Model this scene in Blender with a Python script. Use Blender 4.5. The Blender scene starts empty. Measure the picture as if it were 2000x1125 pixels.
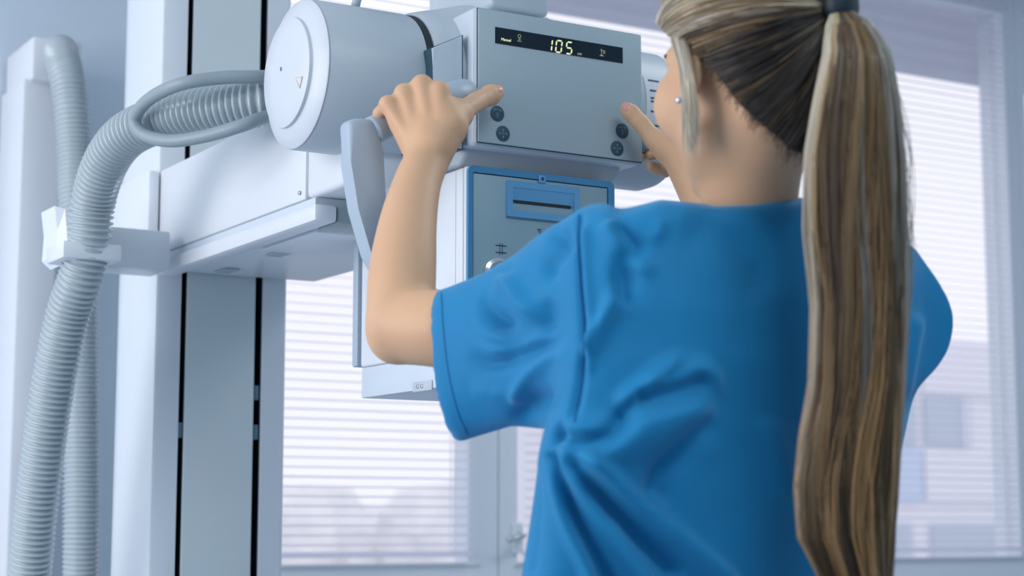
import bpy, bmesh, math, random
import numpy as np
from mathutils import Vector, Matrix
import openvdb as vdb

random.seed(7); RNG = np.random.default_rng(11)
scn = bpy.context.scene; COL = scn.collection
PI = math.pi

# ------------------------------------------------------------------ camera
FPX = 3500.0; PITCH = math.radians(7.6); YAW = math.radians(-30.9)
CAM = np.array([0.0, 0.0, 1.12])
FH = np.array([-math.sin(YAW), math.cos(YAW), 0.0]); RT = np.array([math.cos(YAW), math.sin(YAW), 0.0])
FW = FH*math.cos(PITCH) + np.array([0, 0, math.sin(PITCH)]); UPV = np.cross(RT, FW)
cd = bpy.data.cameras.new('camera'); cam = bpy.data.objects.new('camera', cd); COL.objects.link(cam)
cam.location = CAM; cam.rotation_euler = (math.pi/2 + PITCH, 0, YAW)
cd.sensor_width = 36; cd.lens = FPX/2000*36; cd.clip_start = .05; cd.clip_end = 200
cd.dof.use_dof = True; cd.dof.focus_distance = 2.32; cd.dof.aperture_fstop = 4.6
scn.camera = cam

# ------------------------------------------------------------------ world, lights, exposure
w = bpy.data.worlds.new('sky'); scn.world = w; w.use_nodes = True
wb = w.node_tree.nodes['Background']; wb.inputs[0].default_value = (.90, .90, 1.0, 1); wb.inputs[1].default_value = 1.06

def area(name, loc, rot, sx, sy, energy, col):
    l = bpy.data.lights.new(name, 'AREA'); l.shape = 'RECTANGLE'; l.size = sx; l.size_y = sy
    l.energy = energy; l.color = col
    o = bpy.data.objects.new(name, l); COL.objects.link(o); o.location = loc; o.rotation_euler = rot; return o
area('daylight_side_window', (-1.95, 2.25, 1.75), (0, -PI/2, 0), 1.9, 2.5, 66, (1.0, .965, .965))
pt = area('window_portal', (3.0, 3.70, 1.81), (-PI/2, 0, 0), 3.4, 1.7, 1, (1, 1, 1)); pt.data.cycles.is_portal = True   # only steers sampling of the sky through the windows
area('ceiling_fill_light', (.9, -.1, 2.84), (0, 0, 0), 1.2, .6, 25, (.86, .97, 1.0))  # added front fill, hung from the ceiling out of view
area('ceiling_fill_light', (2.7, 1.9, 2.84), (0, 0, 0), 1.2, .6, 14, (.90, .96, 1.0))  # added to brighten window frames and slats, out of view
scn.view_settings.view_transform = 'Standard'; scn.view_settings.look = 'None'
scn.view_settings.exposure = 0.11; scn.view_settings.gamma = 1.0; scn.view_settings.use_curve_mapping = False
scn.cycles.use_denoising = True
scn.cycles.max_bounces = 8

# ------------------------------------------------------------------ materials
def pmat(name, col, rough=.45, spec=.5, metal=0, noise=0, nscale=8, bump=0, bscale=60, coat=0, sheen=0, sss=0):
    m = bpy.data.materials.new(name); m.use_nodes = True; nt = m.node_tree; b = nt.nodes['Principled BSDF']
    b.inputs['Roughness'].default_value = rough; b.inputs['Specular IOR Level'].default_value = spec
    b.inputs['Metallic'].default_value = metal; b.inputs['Coat Weight'].default_value = coat
    b.inputs['Sheen Weight'].default_value = sheen; b.inputs['Sheen Tint'].default_value = (.35, .68, 1, 1)
    if sss:
        b.inputs['Subsurface Weight'].default_value = sss; b.inputs['Subsurface Radius'].default_value = (1, .35, .2)
        b.inputs['Subsurface Scale'].default_value = .008
    tc = nt.nodes.new('ShaderNodeTexCoord')
    if noise:
        n = nt.nodes.new('ShaderNodeTexNoise'); n.inputs['Scale'].default_value = nscale; n.inputs['Detail'].default_value = 4
        nt.links.new(tc.outputs['Object'], n.inputs['Vector'])
        r = nt.nodes.new('ShaderNodeMix'); r.data_type = 'RGBA'
        r.inputs['A'].default_value = tuple(c*(1-noise) for c in col)+(1,); r.inputs['B'].default_value = tuple(min(1, c*(1+noise)) for c in col)+(1,)
        nt.links.new(n.outputs['Fac'], r.inputs['Factor']); nt.links.new(r.outputs['Result'], b.inputs['Base Color'])
    else:
        b.inputs['Base Color'].default_value = tuple(col)+(1,)
    if bump:
        n = nt.nodes.new('ShaderNodeTexNoise'); n.inputs['Scale'].default_value = bscale; n.inputs['Detail'].default_value = 3
        nt.links.new(tc.outputs['Object'], n.inputs['Vector'])
        bp = nt.nodes.new('ShaderNodeBump'); bp.inputs['Strength'].default_value = bump; bp.inputs['Distance'].default_value = .002
        nt.links.new(n.outputs['Fac'], bp.inputs['Height']); nt.links.new(bp.outputs['Normal'], b.inputs['Normal'])
    return m
def emat(name, col, s):
    m = bpy.data.materials.new(name); m.use_nodes = True; nt = m.node_tree; b = nt.nodes['Principled BSDF']
    b.inputs['Base Color'].default_value = (0, 0, 0, 1); b.inputs['Emission Color'].default_value = tuple(col)+(1,)
    b.inputs['Emission Strength'].default_value = s; return m
M = dict(
 wall=pmat('wall_paint', (.62, .72, .82), .8, .2, noise=.02), ceil=pmat('ceiling_paint', (.75, .8, .85), .9, .1, noise=.02),
 floor=pmat('floor_vinyl', (.42, .50, .58), .4, noise=.06, nscale=3),
 white=pmat('white_enamel', (.72, .765, .82), .38, .5, noise=.015, nscale=5),
 column=pmat('column_enamel', (.67, .73, .79), .42, .5, noise=.02, nscale=4),
 panel=pmat('column_panel_grey', (.62, .70, .73), .5, .4, noise=.02),
 slot=pmat('dark_slot', (.006, .016, .028), .6), slotbit=pmat('slot_fitting', (.12, .22, .28), .4),
 grey=pmat('control_face_grey', (.40, .50, .55), .42, .4, noise=.015, bump=.04, bscale=900),
 greyside=pmat('control_side', (.62, .70, .78), .4, .4, noise=.015),
 tube=pmat('tube_enamel', (.50, .57, .63), .42, .45, noise=.015),
 handle=pmat('handle_grey', (.40, .49, .58), .45, .4, noise=.02),
 blue=pmat('blue_trim', (.07, .27, .50), .42, .4, noise=.03),
 bluel=pmat('light_blue_trim', (.13, .38, .66), .42, .4, noise=.03),
 teal=pmat('collimator_face', (.27, .42, .50), .42, .4, noise=.02),
 black=pmat('black_rubber', (.012, .025, .035), .5, .4), disp=pmat('display_glass', (.006, .018, .03), .15, .5),
 btn=pmat('button_dark', (.035, .085, .12), .45, .4), icon=pmat('icon_print', (.16, .28, .34), .5), ink=pmat('blue_ink', (.02, .06, .16), .5),
 led=emat('led_glow', (.82, .86, .45), .95), led2=emat('led_dim', (.50, .62, .34), .6),
 hose=pmat('hose_grey', (.44, .52, .56), .22, .6, noise=.03), cable=pmat('cable_grey', (.27, .34, .38), .4, .4, noise=.05),
 slat=pmat('blind_slat', (.84, .86, .92), .5, .3), frame=pmat('window_frame', (.76, .82, .88), .5, .3, noise=.02),
 metal=pmat('screw_metal', (.6, .64, .68), .3, .5, metal=1), chrome=pmat('chrome', (.75, .77, .8), .15, .5, metal=1),
 cap=pmat('cap_enamel', (.62, .67, .73), .38, .5, noise=.015),
 label=pmat('label_white', (.72, .76, .8), .5), warn=pmat('warning_print', (.74, .62, .52), .5), shutter=pmat('roller_shutter', (.62, .68, .76), .6, noise=.03),
 skin=pmat('skin', (.67, .41, .25), .5, .35, noise=.07, nscale=14, bump=.08, bscale=350, sss=.25),
 nail=pmat('nail', (.72, .34, .27), .3, .5), lip=pmat('lips', (.55, .22, .2), .4),
 scrub=pmat('scrub_cotton', (.004, .195, .425), .68, .28, noise=.05, nscale=30, bump=.10, bscale=1200, sheen=.35),
 seam=pmat('scrub_seam', (.008, .12, .33), .7, .2),
 eyew=pmat('eye_white', (.8, .8, .8), .2), iris=pmat('iris', (.08, .12, .16), .2), shoe=pmat('shoe', (.75, .77, .8), .5),
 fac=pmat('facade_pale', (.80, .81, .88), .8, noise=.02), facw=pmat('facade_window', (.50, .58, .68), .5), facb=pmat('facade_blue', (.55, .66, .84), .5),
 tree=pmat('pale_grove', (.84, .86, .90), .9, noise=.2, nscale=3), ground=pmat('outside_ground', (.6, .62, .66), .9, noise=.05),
)
# window glass: clear pane with a slight reflection
g = bpy.data.materials.new('window_glass'); g.use_nodes = True; nt = g.node_tree; nt.nodes.remove(nt.nodes['Principled BSDF'])
tr = nt.nodes.new('ShaderNodeBsdfTransparent'); gl = nt.nodes.new('ShaderNodeBsdfGlossy'); gl.inputs['Roughness'].default_value = .02
mx = nt.nodes.new('ShaderNodeMixShader'); mx.inputs[0].default_value = .05
nt.links.new(tr.outputs[0], mx.inputs[1]); nt.links.new(gl.outputs[0], mx.inputs[2]); nt.links.new(mx.outputs[0], nt.nodes['Material Output'].inputs[0]); M['glass'] = g
for sm, fac_ in ((M['slat'], .75), (M['shutter'], .5)):
  nt = sm.node_tree; tl = nt.nodes.new('ShaderNodeBsdfTranslucent'); tl.inputs[0].default_value = (.9, .9, .95, 1); mx = nt.nodes.new('ShaderNodeMixShader'); mx.inputs[0].default_value = fac_
  nt.links.new(nt.nodes['Principled BSDF'].outputs[0], mx.inputs[1]); nt.links.new(tl.outputs[0], mx.inputs[2]); nt.links.new(mx.outputs[0], nt.nodes['Material Output'].inputs[0])
# hair: each strand carries its colour; ponytail streaks also hold painted light and shade
def hair_mat(name):
    m = bpy.data.materials.new(name); m.use_nodes = True; nt = m.node_tree; b = nt.nodes['Principled BSDF']
    a = nt.nodes.new('ShaderNodeAttribute'); a.attribute_name = 'strand'
    nt.links.new(a.outputs['Color'], b.inputs['Base Color']); b.inputs['Roughness'].default_value = .38; b.inputs['Specular IOR Level'].default_value = .45
    return m
M['hair'] = hair_mat('hair_strands'); M['hairbase'] = pmat('hair_base', (.045, .034, .028), .6, .2, noise=.3, nscale=40)

# ------------------------------------------------------------------ measuring helpers (image pixel -> point in the room)
def ray(px, py): return FW + RT*(px-1000)/FPX - UPV*(py-562.5)/FPX
def at(px, py, d): return CAM + d*ray(px, py)
def on(px, py, ax, v):
    q = ray(px, py); return CAM + q*(v-CAM[ax])/q[ax]
def proj(P):
    q = P-CAM; d = q@FW; return 1000+FPX*(q@RT)/d, 562.5-FPX*(q@UPV)/d, d

# ------------------------------------------------------------------ mesh helpers
def link(name, me, mat, parent=None, smooth=False):
    o = bpy.data.objects.new(name, me); COL.objects.link(o)
    if mat: me.materials.append(mat)
    if smooth:
        me.polygons.foreach_set('use_smooth', [True]*len(me.polygons))
    if parent: o.parent = parent; o.matrix_parent_inverse = Matrix.Translation(-Vector(parent.location)) if parent.type == 'EMPTY' else Matrix()
    return o
def part(name, bm, mat, parent=None, smooth=False):
    bmesh.ops.recalc_face_normals(bm, faces=bm.faces)
    me = bpy.data.meshes.new(name); bm.to_mesh(me); bm.free()
    o = link(name, me, mat, parent, smooth)
    if smooth == 'auto':
        me.set_sharp_from_angle(angle=math.radians(38))
    return o
def thing(name, label, cat, loc=(0, 0, 0), group=None):
    o = bpy.data.objects.new(name, None); COL.objects.link(o); o.location = loc; o.empty_display_size = .05
    tag(o, label, cat, group); return o
def tag(o, label=None, cat=None, group=None, kind=None):
    if label: o['label'] = label
    if cat: o['category'] = cat
    if group: o['group'] = group
    if kind: o['kind'] = kind
    return o
def bx(lo, hi, bev=0, seg=2, bm=None):
    b = bmesh.new(); bmesh.ops.create_cube(b, size=1)
    lo = Vector(lo); hi = Vector(hi); s = hi-lo; c = (hi+lo)/2
    for v in b.verts: v.co = Vector((v.co.x*s.x, v.co.y*s.y, v.co.z*s.z)) + c
    if bev: bmesh.ops.bevel(b, geom=b.edges[:], offset=bev, segments=seg, profile=.5, affect='EDGES')
    if bm is None: return b
    return merge(bm, b)
def merge(a, b):
    m = bpy.data.meshes.new('t'); b.to_mesh(m); b.free(); a.from_mesh(m); bpy.data.meshes.remove(m); return a
def prism(poly, axis, a0, a1, bev=0, seg=2):
    """poly: list of 2-D points in the two other axes (order x,y,z), extruded along axis"""
    b = bmesh.new(); oth = [i for i in range(3) if i != axis]
    def mk(p, a):
        c = [0, 0, 0]; c[axis] = a; c[oth[0]] = p[0]; c[oth[1]] = p[1]; return b.verts.new(c)
    A = [mk(p, a0) for p in poly]; B = [mk(p, a1) for p in poly]; n = len(poly)
    b.faces.new(A); b.faces.new(B[::-1])
    for i in range(n): b.faces.new((A[i], A[(i+1) % n], B[(i+1) % n], B[i]))
    if bev: bmesh.ops.bevel(b, geom=b.edges[:], offset=bev, segments=seg, profile=.5, affect='EDGES')
    return b
def revolve(prof, org, axis, n=64, b=None):
    """prof: (along, radius) list; axis index or vector"""
    b = b or bmesh.new(); ax = Vector([(1, 0, 0), (0, 1, 0), (0, 0, 1)][axis]) if isinstance(axis, int) else Vector(axis).normalized()
    u = ax.orthogonal().normalized(); v = ax.cross(u); org = Vector(org); rings = []
    for (t, r) in prof:
        if r <= 1e-6: rings.append([b.verts.new(org+ax*t)])
        else: rings.append([b.verts.new(org+ax*t+(u*math.cos(2*PI*k/n)+v*math.sin(2*PI*k/n))*r) for k in range(n)])
    for A, B in zip(rings, rings[1:]):
        for k in range(n):
            k2 = (k+1) % n
            if len(A) == 1 and len(B) == 1: continue
            if len(A) == 1: b.faces.new((A[0], B[k], B[k2]))
            elif len(B) == 1: b.faces.new((A[k], A[k2], B[0]))
            else: b.faces.new((A[k], A[k2], B[k2], B[k]))
    for R in (rings[0], rings[-1]):
        if len(R) > 1: b.faces.new(R)
    return b
def catmull(P, n):
    P = np.array(P, float); P = np.vstack([2*P[0]-P[1], P, 2*P[-1]-P[-2]]); out = []
    for i in range(1, len(P)-2):
        for k in range(n):
            t = k/n; a, b, c, d = P[i-1:i+3]
            out.append(.5*((2*b)+(-a+c)*t+(2*a-5*b+4*c-d)*t*t+(-a+3*b-3*c+d)*t**3))
    out.append(P[-2]); return np.array(out)
def resample(P, step):
    s = np.r_[0, np.cumsum(np.linalg.norm(np.diff(P, axis=0), axis=1))]; n = max(2, int(s[-1]/step)+1); t = np.linspace(0, s[-1], n)
    return np.stack([np.interp(t, s, P[:, i]) for i in range(P.shape[1])], 1), t
def sweep(P, rad, n=16, sx=1, sy=1, up=None, b=None):
    b = b or bmesh.new(); P = np.array(P); T = np.gradient(P, axis=0); T /= np.linalg.norm(T, axis=1)[:, None]
    u = np.cross(T[0], up if up is not None else [.3, .2, .93]); u /= np.linalg.norm(u); rings = []
    for i in range(len(P)):
        if up is not None: u = np.cross(T[i], up)
        u = u - T[i]*(u@T[i]); u /= np.linalg.norm(u); v = np.cross(T[i], u); r = rad[i] if hasattr(rad, '__len__') else rad
        rings.append([b.verts.new(P[i]+r*(sx*math.cos(2*PI*k/n)*u+sy*math.sin(2*PI*k/n)*v)) for k in range(n)])
    for A, B in zip(rings, rings[1:]):
        for k in range(n): b.faces.new((A[k], A[(k+1) % n], B[(k+1) % n], B[k]))
    b.faces.new(rings[0]); b.faces.new(rings[-1]); return b
def corrugated(P, r, pitch, depth, n=28):
    Q, s = resample(catmull(P, 24), pitch/6)
    ph = s/pitch*2*PI; c = np.cos(ph); return sweep(Q, r-depth/2+depth/2*np.sign(c)*np.abs(c)**.6, n)
def textmesh(s, size, mat, name, parent, loc, rot=(PI/2, 0, 0), ext=.0003, shear=0, ax='LEFT'):
    cu = bpy.data.curves.new(name, 'FONT'); cu.body = s; cu.size = size; cu.extrude = ext; cu.shear = shear; cu.align_x = ax
    o = bpy.data.objects.new('tmp', cu); COL.objects.link(o)
    me = bpy.data.meshes.new_from_object(o.evaluated_get(bpy.context.evaluated_depsgraph_get())); bpy.data.objects.remove(o); bpy.data.curves.remove(cu)
    me.transform(Matrix.Translation(loc) @ (Matrix.Rotation(rot[2], 4, 'Z') @ Matrix.Rotation(rot[0], 4, 'X')))
    me.materials.clear(); return link(name, me, mat, parent)

# ================================================================== STRUCTURE
YW = 3.60; X0, X1, YB, ZC = -1.9, 5.1, -2.2, 2.9
def struct(name, bm, mat, parent=None): return tag(part(name, bm, mat, parent), kind='structure')
struct('floor', bx((X0-.2, YB-.2, -.1), (X1+.2, YW+.2, 0)), M['floor'])
struct('ceiling', bx((X0-.2, YB-.2, ZC), (X1+.2, YW+.2, ZC+.1)), M['ceil'])
struct('wall_rear', bx((X0-.2, YB-.2, 0), (X1+.2, YB, ZC)), M['wall'])
struct('wall_right', bx((X1, YB, 0), (X1+.2, YW+.2, ZC)), M['wall'])
# left wall with a wide window opening
b = bx((X0-.2, YB, 0), (X0, YW+.2, .8)); bx((X0-.2, YB, 2.7), (X0, YW+.2, ZC), bm=b); bx((X0-.2, YB, .8), (X0, 1.0, 2.7), bm=b); bx((X0-.2, 3.5, .8), (X0, YW+.2, 2.7), bm=b)
struct('wall_left', b, M['wall'])
b = bx((X0-.12, 1.0, .8), (X0-.05, 3.5, .86)); bx((X0-.12, 1.0, 2.64), (X0-.05, 3.5, 2.7), bm=b)
for y in (1.0, 1.80, 2.61, 3.43): bx((X0-.12, y, .86), (X0-.05, y+.07, 2.64), bm=b)
struct('window_4', b, M['frame'])
# back wall with one ribbon of three windows
WX0, WX1, WZ0, WZ1 = 1.30, 4.70, .96, 2.66
b = bx((X0-.2, YW, 0), (X1+.2, YW+.2, WZ0)); bx((X0-.2, YW, WZ1), (X1+.2, YW+.2, ZC), bm=b)
bx((X0-.2, YW, WZ0), (WX0, YW+.2, WZ1), bm=b); bx((WX1, YW, WZ0), (X1+.2, YW+.2, WZ1), bm=b)
struct('wall_back', b, M['wall'])
for q_, xx in enumerate((2.1195, 2.9495, 3.862)): struct('trim_%d' % (q_+2), bx((xx-.03, YW+.071, WZ0), (xx+.03, YW+.12, WZ1)), M['frame'])
struct('trim_1', bx((WX0-.05, YW-.05, WZ0-.04), (WX1+.05, YW+.04, WZ0), .006), M['frame'])
bays = [(1.302, 2.1185), (2.1205, 2.9485), (2.9505, 3.861), (3.863, 4.698)]
zlo = 1.005
for i, (a, c) in enumerate(bays):
    root = tag(bpy.data.objects.new('window_%d' % (i+1 if i < 3 else 5), None), kind='structure'); COL.objects.link(root); root.location = (a, YW, WZ0)
    fx = .05 if i else .05
    fx = .05 if i < 3 else .03
    b = bx((a, YW+.0, WZ0), (a+fx, YW+.07, WZ1), .004); bx((c-fx-.03*(i == 0), YW, WZ0), (c, YW+.07, WZ1), .004, bm=b)
    bx((a+fx-.003, YW+.001, WZ0), (c-fx+.003, YW+.069, WZ0+.075), .003, bm=b); bx((a+fx-.003, YW+.001, WZ1-.06), (c-fx+.003, YW+.069, WZ1), .003, bm=b)
    part('window_frame', b, M['frame'], root)
    part('window_bead', bx((a+fx-.012, YW-.006, WZ0+.072), (c-fx+.0, YW+.004, WZ0+.080), .002), M['white'], root)
    part('window_pane', bx((a+fx, YW+.045, WZ0+.075), (c-fx, YW+.051, WZ1-.06)), M['glass'], root)
hd = thing('window_handle', 'small pale lever handle on the window mullion beside the scrub top', 'handle', (2.165, YW, 1.09))
part('rosette', bx((2.152, YW-.012, 1.06), (2.178, YW-.0005, 1.13), .004), M['frame'], hd)
part('lever', sweep([(2.165, YW-.012, 1.10), (2.165, YW-.035, 1.10), (2.15, YW-.042, 1.098), (2.09+.03, YW-.042, 1.09)], .007, 10), M['metal'], hd, True)
# roller shutter hanging outside in front of the upper glass, curtain slats one by one
sh = thing('roller_shutter', 'half lowered grey roller shutter hanging outside behind the blinds', 'shutter', (2.5, YW+.15, 2.44))
me = None
for k in range(6):
    z = 2.44+.045*k
    if me is None:
        o = part('shutter_slat', bx((1.2, 3.81, z+.0006), (4.7, 3.822, z+.0446), .0015, 1), M['shutter'], sh); me = o.data
    else:
        o2 = o.copy(); COL.objects.link(o2); o2.location.z += .045*k; 
# venetian blinds: a thing per bay, every slat a part
blinds = [('white venetian blind on the left window, between column and sleeve', bays[0][0]+.03, 2.035, 1.665),
          ('white venetian blind on the middle window, behind the scrub top and head', 2.175, 2.895, 2.60),
          ('white venetian blind on the right window, right of the ponytail', 3.005, 3.805, 2.60),
          ('sliver of white venetian blind at the far right edge', 3.905, 4.66, 2.60)]
for bi, (lab, a, c, zt) in enumerate(blinds):
    r = thing('venetian_blind', lab, 'blind', ((a+c)/2, YW-.02, zlo+.05), 'venetian blinds in the window bays')
    zb = WZ0+.1 if bi else WZ0+.1
    part('bottom_rail', bx((a, YW-.030, zb-.006), (c, YW-.008, zb+.006), .002), M['slat'], r)
    part('head_rail', bx((a, YW-.034, 2.60), (c, YW-.006, 2.635), .003), M['slat'], r)
    bm = bmesh.new(); n = 5; V = []
    for k in range(n):                      # gently crowned slat section
        t = k/(n-1)-.5; V.append((t*.018, .0016*(1-4*t*t)+.0035*t))
    for (dy, dz) in V:
        bm.verts.new((a-(a+c)/2, dy, dz)); bm.verts.new((c-(a+c)/2, dy, dz))
    bm.verts.ensure_lookup_table()
    for k in range(n-1): bm.faces.new([bm.verts[j] for j in (2*k, 2*k+1, 2*k+3, 2*k+2)])
    me = bpy.data.meshes.new('slat'); bm.to_mesh(me); bm.free(); me.materials.append(M['slat'])
    z = zb+.021
    while z < 2.59:
        s = bpy.data.objects.new('slat', me); COL.objects.link(s); s.parent = r
        s.location = (0, .0008*random.uniform(-1, 1), z-r.location.z); s.rotation_euler = (random.uniform(-.04, .04), 0, random.uniform(-.0006, .0006)); z += .021
    for fx in ((.04, .93) if bi == 0 else (.08, .92)):
        xx = a+(c-a)*fx
        b = bmesh.new()
        for dy in (-.029, -.011): bx((xx-.0012, YW+dy, zb), (xx+.0012, YW+dy+.0012, 2.6), bm=b)
        part('ladder_cord', b, M['slat'], r)

# outside: pale street, block across the way
o = tag(part('street_ground', bx((-30, 4.2, -4.2), (60, 60, -4)), M['ground']), kind='structure')
bd = thing('office_building', 'pale office block with rows of windows seen through the right blind', 'building', (22, 20, -4))
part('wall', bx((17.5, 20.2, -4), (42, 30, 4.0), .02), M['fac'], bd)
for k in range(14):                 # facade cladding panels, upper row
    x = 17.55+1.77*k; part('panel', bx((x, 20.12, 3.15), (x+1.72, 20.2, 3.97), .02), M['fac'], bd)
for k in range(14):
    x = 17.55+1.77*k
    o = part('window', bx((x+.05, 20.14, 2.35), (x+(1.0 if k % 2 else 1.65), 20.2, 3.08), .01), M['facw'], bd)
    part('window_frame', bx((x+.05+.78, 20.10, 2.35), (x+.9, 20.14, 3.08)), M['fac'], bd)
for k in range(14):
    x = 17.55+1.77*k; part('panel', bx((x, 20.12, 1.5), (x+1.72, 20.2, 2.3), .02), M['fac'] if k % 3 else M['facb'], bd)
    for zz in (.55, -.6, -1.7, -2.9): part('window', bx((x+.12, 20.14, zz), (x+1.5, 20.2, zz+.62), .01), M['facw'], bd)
tr_ = thing('pale_hedge', 'low pale hazy hedge outside below the left window blind', 'hedge', (9, 15, -4))
b = bmesh.new()
for k in range(150):
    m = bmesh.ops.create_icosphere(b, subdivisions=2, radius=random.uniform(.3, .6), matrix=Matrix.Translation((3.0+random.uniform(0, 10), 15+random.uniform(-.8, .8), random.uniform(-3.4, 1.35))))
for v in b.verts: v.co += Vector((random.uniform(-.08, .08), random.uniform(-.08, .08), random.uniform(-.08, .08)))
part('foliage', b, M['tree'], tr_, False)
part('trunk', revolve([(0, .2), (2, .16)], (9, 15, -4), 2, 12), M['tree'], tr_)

# bodies of the added fill lamps, unseen above the frame
cl = thing('ceiling_fill_lamp', 'unseen flush ceiling lamp added for front fill', 'lamp', (.9, -.1, 2.86))
part('fill_lamp_body', bx((.28, -.42, 2.855), (1.52, .22, 2.9), .005), M['white'], cl)

cl = thing('ceiling_fill_lamp', 'unseen flush ceiling lamp added to brighten the window frames and blinds', 'lamp', (2.7, 1.9, 2.86))
part('fill_lamp_body', bx((2.08, 1.58, 2.855), (3.32, 2.22, 2.9), .005), M['white'], cl)

# ================================================================== X-RAY FLOOR COLUMN (left)
c = thing('equipment_column', 'tall white equipment column with two dark vertical slots', 'column', (1.09, 2.85, 0))
L, R, YF, YK = .977, 1.207, 2.75, 2.985
prof = [(L+.004, YF+.004), (L+.044, YF), (1.021, YF), (1.021, YF+.03), (1.0275, YF+.03), (1.0275, YF+.002), (1.153, YF+.002), (1.153, YF+.03), (1.163, YF+.03), (1.163, YF), (R-.006, YF), (R, YF+.006), (R, YK), (L+.03, YK), (L+.006, YK-.03), (L, YK-.08), (L, YF+.03)]
prof = [(L, YF+.007), (L+.002, YF+.002), (L+.007, YF), (1.0205, YF), (1.0205, YF+.05), (1.163, YF+.05), (1.163, YF), (R-.006, YF), (R, YF+.006), (R, YK), (L+.06, YK), (L+.022, YK-.012), (L+.006, YK-.035), (L, YK-.07)]
part('mast', prism(prof, 2, 0, 2.88), M['column'], c, 'auto')
b = bx((1.0207, YF+.044, .02), (1.1628, YF+.049, 2.87)); bx((1.0206, YF+.003, .02), (1.0212, YF+.0438, 2.87), bm=b); bx((1.1622, YF+.003, .02), (1.1629, YF+.0438, 2.87), bm=b); bx((1.0298, YF+.003, .02), (1.0304, YF+.0438, 2.87), bm=b); bx((1.1506, YF+.003, .02), (1.1512, YF+.0438, 2.87), bm=b)
part('slot_lining', b, M['slot'], c)
part('front_cover', bx((1.0305, YF+.001, .03), (1.1505, YF+.042, 2.86), .0015), M['panel'], c)
for (x, z) in ((1.0254, 1.275), (1.1565, 1.34), (1.1565, 1.275)):
    part('slot_fitting', bx((x-.0038, YF+.004, z-.012), (x+.0038, YF+.043, z+.012)), M['slotbit'], c)
part('base_plate', bx((.90, 2.68, 0), (1.28, 3.04, .03), .005), M['column'], c)

# carriage + horizontal arm
a = thing('support_arm', 'white horizontal arm reaching from the column under the tube head', 'arm', (1.1, 2.45, 1.55))
AX = .978
part('carriage_plate', bx((.958, 2.742, 1.553), (.9765, 2.955, 1.692), .004), M['white'], a, 'auto')
part('arm_body', bx((AX, 2.176, 1.556), (1.25, 2.7485, 1.694), .005), M['white'], a, 'auto')
part('arm_end_cover', prism([(AX+.001, 1.556), (AX+.001, 1.690), (1.24, 1.690), (1.24, 1.556)], 1, 2.05, 2.1735, .008, 3), M['white'], a, 'auto')
b = bx((AX+.004, 2.15, 1.545), (1.245, 2.745, 1.5555))
part('shadow_gap', b, M['greyside'], a)
part('side_rail', bx((AX-.004, 2.135, 1.521), (AX+.030, 2.74, 1.5448), .006), M['white'], a, 'auto')
part('rail_end_cap', bx((AX+.031, 2.137, 1.521), (1.10, 2.20, 1.5445), .002), M['cable'], a, 'auto')
part('underside_cover', bx((AX+.031, 2.201, 1.5305), (1.255, 2.745, 1.5445), .003), M['white'], a, 'auto')
part('underside_tray', bx((1.02, 2.23, 1.522), (1.12, 2.42, 1.530), .002), M['white'], a, 'auto')
part('screw', revolve([(0, .003), (.0015, .0025), (.0015, 0)], (AX-.0016, 2.19, 1.567), (-1, 0, 0), 12), M['metal'], a, True)
for y in (2.45, 2.66): part('cable_clip', bx((1.06, y, 1.5275), (1.085, y+.05, 1.5300), .001), M['handle'], a)

# ================================================================== TUBE HEAD
ty, tz = 2.07, 1.697
t = thing('tube_head', 'large white cylindrical tube housing with round end cap on left', 'x-ray tube', (1.15, ty, tz))
part('barrel', revolve([(.918, .0955), (.921, .0975), (1.050, .0975), (1.057, .0962)], (0, ty, tz), 0, 96), M['tube'], t, 'auto')
part('end_cap', revolve([(.9060, .0705), (.9065, .0725), (.9155, .0955), (.9172, .0968), (.9178, .09)], (0, ty, tz), 0, 96), M['cap'], t, 'auto')
part('cap_disc', revolve([(.8990, 0), (.8994, .040), (.9010, .0702), (.9018, .0712), (.9062, .0712)], (0, ty, tz), 0, 96), M['cap'], t, 'auto')
sc = revolve([(-.0012, 0), (-.0012, .0028), (.0012, .0034)], (.8994, ty-.0, tz), 0, 20)
scp = on(550, 135, 0, .8994); bmesh.ops.translate(sc, verts=sc.verts, vec=(0, scp[1]-ty, scp[2]-tz))
so = part('screw', sc, M['metal'], t, 'auto')
part('screw_slot', bx((.8979, scp[1]-.0005, scp[2]-.0025), (.8983, scp[1]+.0005, scp[2]+.0025)), M['btn'], so)
wq = [on(x, y, 0, .8994) for x, y in ((577, 152), (590, 150), (585, 172))]
b = bmesh.new()
for i in range(3):
    A = Vector(wq[i]); B = Vector(wq[(i+1) % 3]); merge(b, sweep([A, (A+B)/2, B], .0006, 6))
part('warning_triangle', b, M['warn'], t)
part('black_collar', revolve([(1.0572, .0940), (1.058, .0962), (1.0665, .0975), (1.068, .095)], (0, ty, tz), 0, 96), M['black'], t, 'auto')
part('centre_housing', revolve([(1.0682, .0990), (1.070, .1015), (1.085, .106), (1.110, .112), (1.135, .120), (1.17, .128), (1.25, .128), (1.285, .12), (1.305, .104), (1.31, .09)], (0, ty, tz), 0, 96), M['tube'], t, 'auto')
part('right_barrel', revolve([(1.3105, .099), (1.455, .099), (1.470, .094), (1.474, .07), (1.474, 0)], (0, ty, tz), 0, 96), M['tube'], t, 'auto')
part('lower_saddle', prism([(1.965, 1.598), (1.985, 1.581), (2.10, 1.579), (2.18, 1.585), (2.18, 1.62), (1.965, 1.62)], 0, 1.106, 1.35, .008, 4), M['tube'], t, 'auto')
lb = on(1262, 175, 1, 1.975)
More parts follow.
